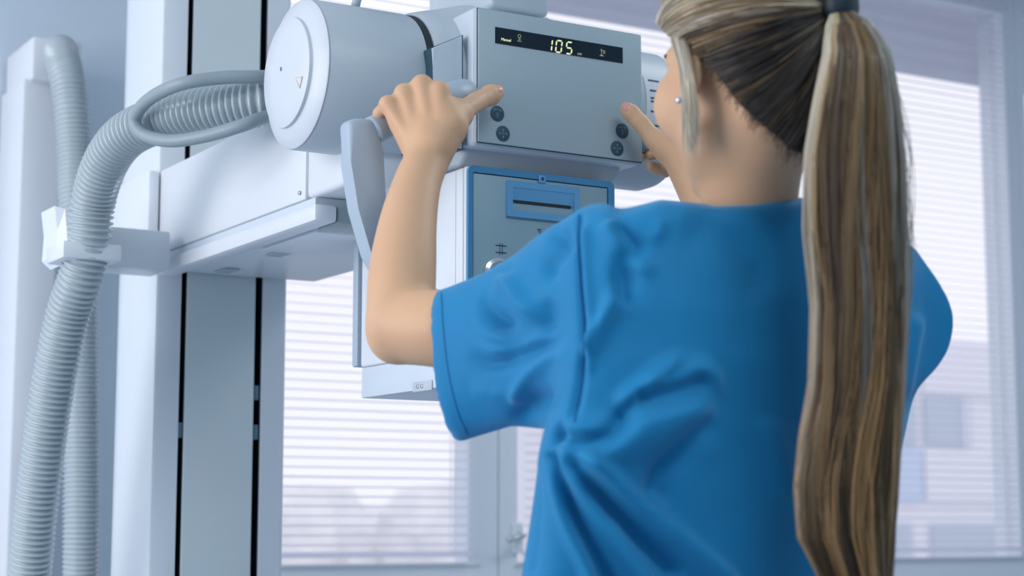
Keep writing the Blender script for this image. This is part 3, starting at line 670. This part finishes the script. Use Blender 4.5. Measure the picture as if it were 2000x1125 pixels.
def hand_right(B):
    B.chain([at(1372, 370, 2.30), WRR], [.027, .024], .012)
    mcp = [at(1322, 236, 2.40), at(1345, 226, 2.385), at(1368, 232, 2.375), at(1388, 246, 2.365)]
    for j, m in enumerate(mcp):
        b_ = WRR+RT*.006*(j-1)+FW*.004; B.cap(b_, m, .014, .0105, .012); B.ell(m, (.0115,)*3, k=.006)
        L = ((.038, .024, .02), (.042, .026, .021), (.038, .024, .02), (.030, .018, .017))[j]
        d1 = FW*.75-UPV*.45-RT*.45; d1 /= np.linalg.norm(d1); d2 = -UPV*.9-RT*.4+FW*.05; d2 /= np.linalg.norm(d2); d3 = -UPV*.35-FW*.1-RT*.9; d3 /= np.linalg.norm(d3)
        a = m; b1 = a+d1*L[0]; c1 = b1+d2*L[1]; e1 = c1+d3*L[2]; r = (.009, .0092, .0086, .0076)[j]
        B.chain([a, b1, c1, e1], [r*1.1, r, r*.93, r*.78], .0025)
    B.chain([WRR, at(1302, 288, 2.345), at(1278, 272, 2.352)], [.02, .0165, .0135], .012)
    B.chain([at(1278, 272, 2.352), at(1251, 240, 2.358), at(1232, 220, 2.362), at(1224, 212, 2.364)], [.0125, .0112, .0112, .0088], .004)
    B.chain([at(1300, 335, 2.42), at(1282, 330, 2.405), at(1271, 324, 2.395)], [.0085, .008, .0070], .003)

hand_left(body); hand_right(body)
P, F = body.mesh(); P = relax(P, F, 3, .5)
meshpart('body', P, F, M['skin'], person)
del body
def nail(tip, along, up, name='thumbnail', s=(.0062, .0085, .0016)):
    along = along/np.linalg.norm(along); up = up-along*(up@along); up /= np.linalg.norm(up); sd = np.cross(along, up)
    b = bmesh.new(); bmesh.ops.create_uvsphere(b, u_segments=20, v_segments=12, radius=1)
    for v in b.verts:
        x, y, z = v.co; x = math.copysign(abs(x)**.75, x); p = tip+sd*(x*s[0])+along*(y*s[1])+up*(z*s[2]-.25*x*x*s[0]*.5); v.co = p
    part(name, b, M['nail'], person, True)
tA = at(970, 180, 2.252)-at(958, 186, 2.245); nail(at(971, 175, 2.252)-FW*.0112, tA+FW*.003, -FW+UPV*.35, s=(.0066, .0085, .0020))
tB = at(1224, 212, 2.364)-at(1251, 240, 2.358); nail(at(1227, 211, 2.363)-FW*.0092, tB, -FW+UPV*.4, s=(.0064, .0080, .0020))
for s in (-1, 1):
    b = bmesh.new(); bmesh.ops.create_uvsphere(b, u_segments=20, v_segments=12, radius=.0118, matrix=Matrix.Translation(hp(s*.031, .077, -.002))); e = part('eye', b, M['eyew'], person, True)
    b = revolve([(.0110, .0058), (.0124, .003), (.0126, 0)], hp(s*.031, .077, -.002), hf, 20); part('iris', b, M['iris'], e, True)
    b = sweep(catmull([hp(s*.014, .0880, .0200), hp(s*.032, .0850, .0250), hp(s*.046, .0760, .0210)], 6), .0026, 8); part('eyebrow', b, M['hairbase'], person, True)
b = sweep(catmull([hp(-.022, .088, -.066), hp(-.010, .0975, -.064), hp(0, .0985, -.065), hp(.010, .0975, -.064), hp(.022, .088, -.066)], 5), [.0015]*3+[.0040]*15+[.0015]*3, 10); part('lips', b, M['lip'], person, True)
er = hp(-.0835, .006, -.050); b = bmesh.new(); bmesh.ops.create_uvsphere(b, u_segments=14, v_segments=10, radius=.0034, matrix=Matrix.Translation(er)); part('earring', b, M['chrome'], person, True)

# ---- scrub top: implicit torso + two sleeves, then folds pushed into the cloth
def grid_top(lo, hi, h):
    B = Field(lo, hi, h); X, Y, Z = B.pts()
    P = np.stack(np.meshgrid(X, Y, Z, indexing='ij'), -1).astype(np.float32); q = P-CAM.astype(np.float32)
    d = q@FW.astype(np.float32); px = 1000+FPX*(q@RT.astype(np.float32))/d; py = 562.5-FPX*(q@UPV.astype(np.float32))/d
    return B, px, py, d
def smin(a, b, k): h = np.clip(.5+.5*(b-a)/k, 0, 1); return b*(1-h)+a*h-k*h*(1-h)
def smax(a, b, k): return -smin(-a, -b, k)
TY = [380, 430, 480, 540, 600, 700, 800, 860, 900, 1000, 1125, 1300, 1600]
TL = [1165, 1150, 1140, 1125, 1112, 1090, 1072, 1058, 1050, 1036, 1018, 1005, 985]
TR = [1790, 1800, 1808, 1812, 1813, 1800, 1778, 1765, 1756, 1746, 1742, 1755, 1780]
TB = [.088, .092, .096, .102, .108, .113, .114, .113, .112, .112, .115, .120, .128]
CXs = [1100, 1150, 1180, 1205, 1245, 1290, 1340, 1400, 1470, 1530, 1570, 1640, 1700, 1750, 1790, 1815, 1850]
CYs = [440, 404, 414, 429, 419, 407, 411, 416, 412, 401, 402, 425, 447, 472, 500, 560, 640]
B, px, py, d = grid_top([.70, 1.18, .82], [1.46, 1.92, 1.50], .0030)
mp = d/FPX
cx = (np.interp(py, TY, TL)+np.interp(py, TY, TR))/2; hw = (np.interp(py, TY, TR)-np.interp(py, TY, TL))/2
tb = np.interp(py, TY, TB); dc = 1.815+(px-1460)*.000245+np.interp(py, [400, 700, 1100], [0.01, -.005, -.01])
u = (px-cx)/hw; v = (d-dc)/tb
f = ((np.abs(u)**2.5+np.abs(v)**2.5)**(1/2.5)-1)*np.minimum(hw*mp, tb)
del u, v
dtop = (np.interp(px, CXs, CYs)-py)*mp*.9+np.maximum(d-dc, 0)*.30+np.maximum(dc-d, 0)*.04-.004
f = smax(f, dtop-.004, .02)
# left sleeve
SX = [830, 870, 940, 1000, 1060, 1130, 1190, 1260]; ST = [570, 563, 535, 501, 452, 412, 420, 470]; SB = [880, 872, 850, 832, 838, 835, 810, 760]
SD = [1.910, 1.895, 1.865, 1.835, 1.805, 1.775, 1.76, 1.76]; SW = [.068, .068, .068, .070, .074, .080, .080, .06]
ct = np.interp(px, SX, ST); cb = np.interp(px, SX, SB); cc = (ct+cb)/2; hh = (cb-ct)/2; sd = np.interp(px, SX, SD); sw = np.interp(px, SX, SW)
g = ((np.abs((py-cc)/hh)**2.3+np.abs((d-sd)/sw)**2.3)**(1/2.3)-1)*np.minimum(hh*mp, sw)
open_ = (np.interp(py, [540, 565, 600, 660, 720, 780, 830, 870, 900], [856, 847, 840, 839, 844, 853, 868, 892, 940])-px)*mp
gi = smax(g, open_, .010); gi = np.maximum(gi, (px-1280)*mp)
f = smin(f, gi, .022)
# right sleeve, mostly hidden behind the torso
A = SHR-np.array([0, 0, .01]); Bq = SHR*.45+ELR*.55; ax = Bq-A; 
q = np.stack(np.meshgrid(*B.pts(), indexing='ij'), -1).astype(np.float32)-A.astype(np.float32)
t = (q@ax.astype(np.float32))/(ax@ax); r_ = np.sqrt(np.maximum((q**2).sum(-1)-t**2*(ax@ax), 0)); del q
gs = np.maximum(np.maximum(r_-(.062+.008*t), (t-1)*np.linalg.norm(ax)), (-t-.3)*.2)
f = smin(f, gs, .03); del r_, t, gs
# hollow the left sleeve mouth
hol = ((np.abs((py-cc)/np.maximum(hh-17, 1))**2.3+np.abs((d-sd)/(sw-.0085))**2.3)**(1/2.3)-1)*np.minimum(hh*mp, sw)
hol = np.maximum(hol, (px-905)*mp); f = np.maximum(f, -hol)
B.g = np.clip(f, -.08, .08).astype(np.float32); del f, g, gi, hol, px, py, d, mp, cx, hw, tb, dc, dtop, ct, cb, cc, hh, sd, sw, open_
P, F = B.mesh(); P = relax(P, F, 4, .5); del B
N = normals(P, F)
vd = P-CAM; vd /= np.linalg.norm(vd, axis=1)[:, None]
if (N*vd).sum(1)[np.argmin(P@FW)] > 0: N = -N
px, py, dd = 1000+FPX*((P-CAM)@RT)/((P-CAM)@FW), 562.5-FPX*((P-CAM)@UPV)/((P-CAM)@FW), (P-CAM)@FW
face = np.clip(-(N*vd).sum(1)*2.2+.25, 0, 1)*np.clip((1.90+(px-1460)*.00022-dd)/.05+.6, 0, 1)
def fold(pts, wpx, amp, t0=.12, t1=.25, side=0):
    """a ridge (amp>0) or valley (amp<0) of cloth along a line; side>0 gives one flank a softer slope"""
    Q = catmull([(a, b, 0) for a, b in pts], 8)[:, :2]; S = np.r_[0, np.cumsum(np.linalg.norm(np.diff(Q, axis=0), axis=1))]; S /= S[-1]
    best = np.full(len(P), 1e9); tt = np.zeros(len(P)); sg = np.zeros(len(P))
    lo = Q.min(0)-4*wpx; hi = Q.max(0)+4*wpx; idx = np.where((px > lo[0]) & (px < hi[0]) & (py > lo[1]) & (py < hi[1]))[0]
    X = np.stack([px[idx], py[idx]], 1); bb = np.full(len(idx), 1e9); bt = np.zeros(len(idx)); bs = np.zeros(len(idx))
    for i in range(len(Q)-1):
        e = Q[i+1]-Q[i]; L = e@e+1e-9; r = X-Q[i]; t = np.clip(r@e/L, 0, 1); v = r-t[:, None]*e; ds = np.sqrt((v**2).sum(1)); cr = np.sign(e[0]*r[:, 1]-e[1]*r[:, 0])
        m = ds < bb; bb[m] = ds[m]; bt[m] = S[i]+(S[i+1]-S[i])*t[m]; bs[m] = cr[m]
    w_ = wpx*np.where(bs*side > 0, 2.2, 1.0); tp = np.clip(bt/t0, 0, 1)*np.clip((1-bt)/t1, 0, 1) if t0 > 0 else np.clip((1-bt)/t1, 0, 1)
    tp = tp*tp*(3-2*tp)
    return idx, amp*np.exp(-(bb/w_)**2)*tp
disp = np.zeros(len(P))
FOLDS = [
 # fan of long folds from the armpit
 ([(1062, 850), (1082, 930), (1105, 1020), (1150, 1125), (1180, 1250)], 12, .0065, .28, .05, 0),
 ([(1075, 880), (1110, 980), (1160, 1080), (1215, 1180)], 14, -.007, .05, .1, 0),
 ([(1078, 858), (1120, 930), (1170, 1010), (1230, 1090), (1290, 1170)], 13, .0065, .28, .1, 0),
 ([(1110, 890), (1170, 960), (1240, 1040), (1330, 1130)], 16, -.006, .1, .1, 0),
 ([(1130, 880), (1200, 940), (1280, 1010), (1360, 1075), (1450, 1150)], 15, .009, .1, .12, 1),
 ([(1040, 900), (1040, 1000), (1035, 1125)], 12, -.004, .1, .1, 0),
 # bright broad fold running up to the spine
 ([(1085, 850), (1180, 850), (1280, 820), (1360, 800), (1412, 790)], 30, .010, .1, .2, 1),
 ([(1080, 840), (1140, 862), (1190, 848), (1240, 790)], 18, -.009, .1, .25, 0),
 ([(1195, 800), (1250, 750), (1300, 715), (1350, 690)], 13, .006, .2, .3, 0),
 ([(1240, 760), (1310, 740), (1360, 720), (1390, 735), (1405, 790)], 18, .006, .15, .3, 0),
 ([(1275, 1000), (1290, 930), (1340, 860), (1400, 805)], 26, -.007, .2, .2, 0),
 # upper back
 ([(1140, 700), (1175, 640), (1195, 590), (1200, 540)], 15, .0065, .15, .3, 0),
 ([(1210, 600), (1225, 520), (1220, 470)], 22, -.006, .2, .3, 0),
 ([(1180, 425), (1200, 470), (1240, 515), (1290, 540)], 15, .0045, .15, .35, 0),
 ([(1205, 432), (1235, 470), (1275, 490)], 14, -.0035, .15, .4, 0),
 ([(1285, 425), (1285, 455), (1255, 465)], 14, .002, .2, .4, 0),
 ([(1330, 425), (1420, 455), (1480, 520), (1490, 600)], 40, -.004, .2, .3, 0),
 # seam of the sleeve
 ([(1130, 410), (1128, 470), (1134, 560), (1141, 650), (1136, 740), (1120, 830)], 7, -.0030, .02, .05, 0),
 ([(1143, 430), (1142, 500), (1150, 580), (1156, 650), (1150, 740)], 8, .0030, .1, .1, 0),
 # sleeve folds
 ([(935, 545), (945, 590), (975, 625), (1015, 640)], 15, -.0090, .1, .3, 0),
 ([(960, 530), (1000, 560), (1030, 600), (1075, 620)], 18, .0060, .2, .3, 0),
 ([(905, 560), (915, 610), (950, 650), (1020, 668)], 12, .0050, .2, .3, 0),
 ([(860, 650), (900, 690), (960, 710), (1020, 690), (1110, 660)], 13, -.0060, .08, .3, 0),
 ([(870, 625), (920, 665), (1000, 690), (1100, 640)], 13, .0040, .15, .3, 0),
 ([(1085, 440), (1100, 480), (1075, 520), (1085, 560)], 15, -.0050, .2, .3, 0),
 ([(1060, 580), (1075, 620), (1060, 660)], 14, -.004, .3, .3, 0),
 ([(960, 520), (985, 530), (1000, 520)], 10, -.004, .2, .3, 0),
 ([(1000, 800), (1030, 740), (1080, 700), (1120, 690)], 15, .005, .2, .3, 0),
 ([(1010, 835), (1040, 790), (1100, 770)], 22, -.006, .2, .3, 0),
 ([(900, 840), (920, 780), (960, 745)], 18, .004, .2, .3, 0),
 ([(895, 740), (960, 770), (1000, 770)], 16, .003, .2, .3, 0),
 # hem of the sleeve
 ([(862, 570), (866, 640), (875, 720), (893, 800), (912, 855)], 4.5, -.0018, .02, .02, 0),
 ([(1185, 1000), (1230, 1080), (1290, 1180)], 10, .003, .2, .3, 0),
 ([(1500, 800), (1520, 900), (1560, 1000)], 30, .004, .2, .3, 0),
 ([(1790, 600), (1770, 700), (1755, 800)], 16, .005, .2, .3, 0),
]
for (pts, wp, am, t0, t1, sd_) in FOLDS:
    idx, v_ = fold(pts, wp, am, t0, t1, sd_); disp[idx] += v_*2.1
# light crumple
def fbm(P, sc, seed):
    r = np.random.default_rng(seed); o = np.zeros(len(P))
    for k in range(7):
        dr = r.normal(size=3); dr *= sc/np.linalg.norm(dr)*r.uniform(.6, 1.6); o += np.sin(P@dr+r.uniform(0, 6.28)+1.3*np.sin(P@(dr[[1, 2, 0]]*.7)+r.uniform(0, 6)))
    return o/7
disp += fbm(P, 38, 3)*.0028+fbm(P, 120, 5)*.0006
P = P+N*(disp*face)[:, None]
P = relax(P, F, 2, .5)
top = meshpart('scrub_top', P, F, M['scrub'], person)
# surface lookup for stitching
from mathutils.bvhtree import BVHTree
bv = BVHTree.FromPolygons([Vector(p) for p in P], F)
def stitch(name, pts, r, mat, n=10, lift=.0002):
    Q = catmull([(a, b, 0) for a, b in pts], n)[:, :2]; out = []
    for x, y in Q:
        h = bv.ray_cast(Vector(CAM), Vector(ray(x, y)).normalized())
        if h[0]: out.append(np.array(h[0])+np.array(h[1])*lift*(1 if h[1].dot(Vector(FW)) < 0 else -1))
    if len(out) > 2: part(name, sweep(out, r, 6), mat, top, True)
stitch('sleeve_seam', [(1131, 420), (1129, 470), (1134, 560), (1141, 650), (1136, 740), (1122, 825)], .0011, M['seam'])
stitch('hem_stitching', [(862, 572), (866, 640), (875, 720), (893, 800), (914, 850)], .0006, M['seam'])
# collar band round the neck
# trousers and shoes, below the frame
TRO = Field([.85, 1.15, 0.0], [1.55, 1.80, .95], .009)
hipc = at(1385, 1600, 1.82)
fwd = np.array([hf[0], hf[1], 0]); fwd /= np.linalg.norm(fwd); rgt = np.array([fwd[1], -fwd[0], 0])
hip = np.array([hipc[0], hipc[1], .86])
TRO.cap(hip-rgt*.07, hip+rgt*.07, .125, .125, .03)
for s in (-1, 1):
    TRO.chain([hip+rgt*s*.085-[0, 0, .04], hip+rgt*s*.10+fwd*.015-[0, 0, .40], hip+rgt*s*.105-[0, 0, .81]], [.095, .070, .062], .02)
Pt, Ft = TRO.mesh(); meshpart('trousers', relax(Pt, Ft, 2), Ft, M['scrub'], person)
for s in (-1, 1):
    SH = Field(hip+rgt*s*.105-[.2, .2, .87], hip+rgt*s*.105+[.2, .2, -.70], .006); c0 = hip+rgt*s*.105; c0[2] = .045
    SH.cap(c0-fwd*.05, c0+fwd*.12-[0, 0, .010], .042, .033, .01); Pt, Ft = SH.mesh(); Pt[:, 2] = np.maximum(Pt[:, 2], .001); meshpart('shoe', Pt, Ft, M['shoe'], person)

# ---- hair
class Strands:
    def __init__(s): s.V = []; s.F = []; s.C = []; s.n = 0
    def add(s, P, r, col, side=3):
        P = np.asarray(P); n = len(P); T = np.gradient(P, axis=0); T /= np.linalg.norm(T, axis=1)[:, None]+1e-9
        u = np.cross(T, FW); u /= np.linalg.norm(u, axis=1)[:, None]+1e-9; v = np.cross(T, u)
        rr = (r*np.minimum(1, np.linspace(1, 0, n)*6+.15))[:, None]
        ring = [P+rr*(u*math.cos(a)+v*math.sin(a)) for a in (PI/2, PI/2+2*PI/3, PI/2+4*PI/3)]
        s.V.append(np.stack(ring, 1).reshape(-1, 3)); i = np.arange(n-1)*3+s.n
        for k in range(3): s.F.append(np.stack([i+k, i+(k+1) % 3, i+3+(k+1) % 3, i+3+k], 1))
        s.C.append(np.repeat(np.asarray(col)[None] if np.ndim(col) == 1 else np.asarray(col), 3 if np.ndim(col) == 2 else 3*n, axis=0)); s.n += 3*n
    def build(s, name, parent):
        V = np.concatenate(s.V); Fc = np.concatenate(s.F); C_ = np.concatenate(s.C)
        me = bpy.data.meshes.new(name); me.vertices.add(len(V)); me.vertices.foreach_set('co', V.astype(np.float32).ravel())
        me.loops.add(Fc.size); me.loops.foreach_set('vertex_index', Fc.astype(np.int32).ravel()); me.polygons.add(len(Fc))
        me.polygons.foreach_set('loop_start', (np.arange(len(Fc))*4).astype(np.int32)); me.update(calc_edges=True)
        at_ = me.color_attributes.new('strand', 'FLOAT_COLOR', 'POINT'); at_.data.foreach_set('color', np.c_[C_, np.ones(len(C_))].astype(np.float32).ravel())
        return tag(link(name, me, M['hair'], parent, True), kind='stuff')
# hair cap close to the skull, dark roots
hc_ = Field([HC[0]-.15, HC[1]-.16, HC[2]-.15], [HC[0]+.15, HC[1]+.16, HC[2]+.15], .003)
hc_.ell(hp(0, -.014, .020), (.0785, .0975, .0875), BH, 0); hc_.ell(hp(0, -.046, -.050), (.060, .052, .068), BH, .02)
X, Y, Z = hc_.pts(); g = np.stack(np.meshgrid(X, Y, Z, indexing='ij'), -1)-HC; gs_, gf, gz_ = g@BH[0], g@BH[1], g@BH[2]
cut = np.where(gf > 0, .62*gf+.006, 1.45*gf+.006)-gz_
hc_.g = smax(hc_.g, (cut*.7).astype(np.float32), .006)
Pt, Ft = hc_.mesh(); meshpart('hair_cap', relax(Pt, Ft, 2), Ft, M['hairbase'], person)
def surf(s, f, z, off):
    """push a local direction onto the scalp surface"""
    dv = np.array([s, f+.014, z-.020]); L = np.linalg.norm(dv/np.array([.0785, .0975, .0875])); r1 = dv/L
    return r1*(1+off/.085)+np.array([0, -.014, .020]), L
_t = at(1636, 16, 1.70)-HC; TIEL = np.array([_t@hr_, _t@hf, _t@hz])
def w2(p): return hp(*p)
BL = np.array
PAL = [BL((.70, .63, .50)), BL((.54, .45, .31)), BL((.40, .28, .15)), BL((.26, .165, .08)), BL((.12, .08, .05)), BL((.055, .045, .04)), BL((.38, .36, .33))]
ST = Strands()
HL = [(0, .092, .070), (.040, .080, .066), (.068, .050, .045), (.078, .018, .020), (.077, -.015, .0), (.068, -.045, -.038), (.052, -.070, -.080), (.027, -.082, -.108), (0, -.086, -.116)]
HLc = np.array(HL); 
def hair_root(t):
    s = -1 if t < 0 else 1; i = abs(t)*(len(HL)-1); k = min(int(i), len(HL)-2); p = HLc[k]+(HLc[k+1]-HLc[k])*(i-k); return np.array([s*p[0], p[1], p[2]]), abs(t)
for n_ in range(5200):
    t = RNG.uniform(-1, 1) if n_ % 3 else -abs(RNG.uniform(0, 1)); root, a = hair_root(t)
    lift = RNG.uniform(0, 1)
    if RNG.random() < .55:           # rooted further back on the scalp
        m = RNG.uniform(0, .55); root = root*(1-m)+np.array([0, -.05, .10])*m if a < .6 else root*(1-m*.6)+TIEL*m*.6
    K = 22; tt = np.linspace(0, 1, K); off = .003+.006*lift+.0015*math.sin(40*t)
    d0_ = root-np.array([0, -.014, .020]); d1_ = TIEL-np.array([0, -.014, .020]); pts = []
    rad = np.array([.0785, .0975, .0875]); A_ = d0_/rad; B_ = d1_/rad; la, lb_ = np.linalg.norm(A_), np.linalg.norm(B_); A_, B_ = A_/la, B_/lb_
    om = math.acos(np.clip(A_@B_, -1, 1)); so_ = math.sin(om)+1e-6
    ph = RNG.uniform(0, 6.28); wv = RNG.normal(0, .0016, 3)
    for q_ in tt:
        e_ = (A_*math.sin((1-q_)*om)+B_*math.sin(q_*om))/so_; L = (la*(1-q_)**2+(1-(1-q_)**2)) if q_ < .6 else (1-(1-q_)**2)+la*(1-q_)**2+(lb_-1)*max(0, (q_-.6)/.4)**2
        sw_ = max(1.0, L)
        pts.append(e_*rad*sw_*(1+off/.085*math.sin(PI*min(1, .12+q_))**.5)+np.array([0, -.014, .020])+wv*math.sin(PI*q_)+.0012*math.sin(6*q_+ph))
    W_ = np.array([w2(p) for p in pts])
    if a > .52: c0 = PAL[5]*RNG.uniform(.5, 1.0) if RNG.random() < .90 else PAL[3]*RNG.uniform(.6, 1.1)
    elif a > .42: c0 = PAL[RNG.choice([5, 4, 3, 2])]*RNG.uniform(.7, 1.2)
    else: c0 = PAL[RNG.choice([0, 0, 1, 1, 2, 6, 3], )]*RNG.uniform(.75, 1.2)
    ST.add(W_, RNG.uniform(.0005, .0009), c0)
# fine wisps along the nape and behind the ears
for n_ in range(520):
    s1 = RNG.choice([-1, 1]); aa = RNG.uniform(.50, 1); root, _ = hair_root(s1*aa); n0 = root/np.linalg.norm(root); e1 = (TIEL-root); e1 /= np.linalg.norm(e1)
    L_ = RNG.uniform(.010, .030); r0 = root-e1*L_*RNG.uniform(.1, .8)*np.array([.6, .6, 1]); off = n0*RNG.uniform(.000, .004)
    r0[:2] *= RNG.uniform(.90, 1.0); ST.add(catmull([hp(*(r0+off*.3)), hp(*(root+off+RNG.normal(0, .002, 3))), hp(*(root+e1*.03+n0*.004)), hp(*(root+e1*.055+n0*.004))], 5), .00035, PAL[RNG.choice([5, 4, 3, 4])]*RNG.uniform(.8, 1.5))
# loose lock falling in front of the ear
for n_ in range(170):
    j = RNG.normal(0, 1, 3); a = RNG.uniform(.35, 1)
    Pn = catmull([hp(-.060+.003*j[0], .030+.005*j[1], .060), hp(-.081+.0012*j[2], .006+.004*j[0], .020), hp(-.0855+.001*j[2], -.010+.004*j[0], -.02), hp(-.083+.0015*j[1], -.010+.005*j[0], -.055), hp(-.074+.003*j[1], .002+.006*j[0], -.055-.055*a)], 6)
    ST.add(Pn, .0006, PAL[RNG.choice([0, 0, 1, 6])]*RNG.uniform(.9, 1.25))
ST.build('head_hair', person)
# ponytail
TIE = at(1640, 14, 1.705)
PY_ = [14, 40, 100, 200, 300, 450, 600, 750, 850, 950, 1050, 1125, 1250, 1350]
PL_ = [1622, 1615, 1612, 1592, 1576, 1573, 1588, 1584, 1566, 1556, 1562, 1600, 1640, 1670]
PR_ = [1660, 1705, 1738, 1754, 1762, 1768, 1767, 1763, 1756, 1750, 1745, 1741, 1730, 1705]
PD_ = [1.700, 1.672, 1.655, 1.645, 1.640, 1.636, 1.634, 1.632, 1.632, 1.634, 1.636, 1.640, 1.645, 1.65]
PT_ = [.012, .020, .026, .030, .031, .032, .031, .029, .027, .024, .021, .018, .012, .008]
def pony(u_, v_, y):     # u across -1..1, v depth -1..1
    l, r = np.interp(y, PY_, PL_), np.interp(y, PY_, PR_); return at((l+r)/2+u_*(r-l)/2, y, np.interp(y, PY_, PD_)+v_*np.interp(y, PY_, PT_))
b = bmesh.new(); rings = []
for y in np.linspace(16, 1180, 60):
    rings.append([b.verts.new(pony(.80*math.cos(2*PI*k/28), .66*math.sin(2*PI*k/28), y)) for k in range(28)])
for A, B2 in zip(rings, rings[1:]):
    for k in range(28): b.faces.new((A[k], A[(k+1) % 28], B2[(k+1) % 28], B2[k]))
b.faces.new(rings[0]); b.faces.new(rings[-1])
part('ponytail_core', b, M['hairbase'], person, True)
ST = Strands(); NC = 110
clumps = []
for c_ in range(NC):
    an = RNG.uniform(0, 2*PI); rr_ = math.sqrt(RNG.uniform(.25, 1)); u0 = rr_*math.cos(an); v0 = rr_*math.sin(an)*.95
    if RNG.random() < .7: v0 = -abs(v0)
    if u0 < -.80: pc = [0, 0, 1]  # tone by position across the tail: hair colour mixed with painted light and shade
    elif u0 < -.55: pc = [1, 2, 3, 1, 4]
    elif u0 < -.05: pc = [5, 5, 4, 4, 5, 3]
    elif u0 < .35: pc = [4, 3, 2, 3, 5, 4, 6]
    elif u0 < .75: pc = [6, 3, 3, 6, 4, 5]
    else: pc = [6, 6, 4, 3]
    clumps.append((u0, v0, PAL[RNG.choice(pc)]*RNG.uniform(.60, 1.1), RNG.uniform(0, 6.28), RNG.uniform(0, 6.28), RNG.uniform(.03, .12), (RNG.uniform(980, 1330) if u0 > -.3 else RNG.uniform(1000, 1150)), RNG.uniform(-.12, .12), RNG.choice([.15, .3, .5, 1.0, 1.7, .2])))
for n_ in range(4200):
    u0, v0, col, p1, p2, am, yend, drift, gd = clumps[n_ % NC]
    a, b_ = RNG.normal(0, .055, 2); ye = yend+RNG.normal(0, 60); K = 46; ys = 14+(ye-14)*np.linspace(0, 1, K)**.92; pts = []
    f0 = RNG.uniform(0, 6.28)
    for y in ys:
        s_t = min(1, (y-4)/70); s_t = s_t*s_t*(3-2*s_t); k_ = (y-14)/1100
        uu = (u0+a*(1+.5*k_))*(.6+.4*s_t)+am*(1+.9*k_)*math.sin(y/170+p1)*s_t+drift*k_+.012*math.sin(y/60+f0); vv = (v0+b_*(1+.5*k_))*(.6+.4*s_t)+am*math.sin(y/210+p2)*s_t
        m = math.hypot(uu, vv); 
        if m > 1.06: uu *= 1.06/m; vv *= 1.06/m
        pts.append(pony(uu, vv, y))
    gk = (np.linspace(0, 1, K)**.8*.80)[:, None]; gradc = (col[None]*(1-gk)+np.array([.34, .20, .085])*gd*RNG.uniform(.7, 1.3)*gk)*RNG.uniform(.85, 1.15)
    ST.add(np.array(pts), RNG.uniform(.00045, .0009), gradc)
for n_ in range(46):         # flyaways on the right flank
    y0 = RNG.uniform(120, 500); pts = []; ln = RNG.uniform(160, 420); k0 = RNG.uniform(.02, .28)
    for q_ in np.linspace(0, 1, 20): pts.append(pony(.96+k0*math.sin(PI*q_*.9), RNG.uniform(-.1, .1)*0+.2, y0+ln*q_))
    ST.add(np.array(pts), .0003, PAL[6]*RNG.uniform(.7, 1.1))
ST.build('ponytail', person)
b = revolve([(-.012, .015), (-.008, .0205), (0, .022), (.008, .0205), (.012, .015)], TIE+UPV*.0-FW*.008, RT*.75-FW*.5, 28)
part('hair_tie', b, M['black'], person, True)
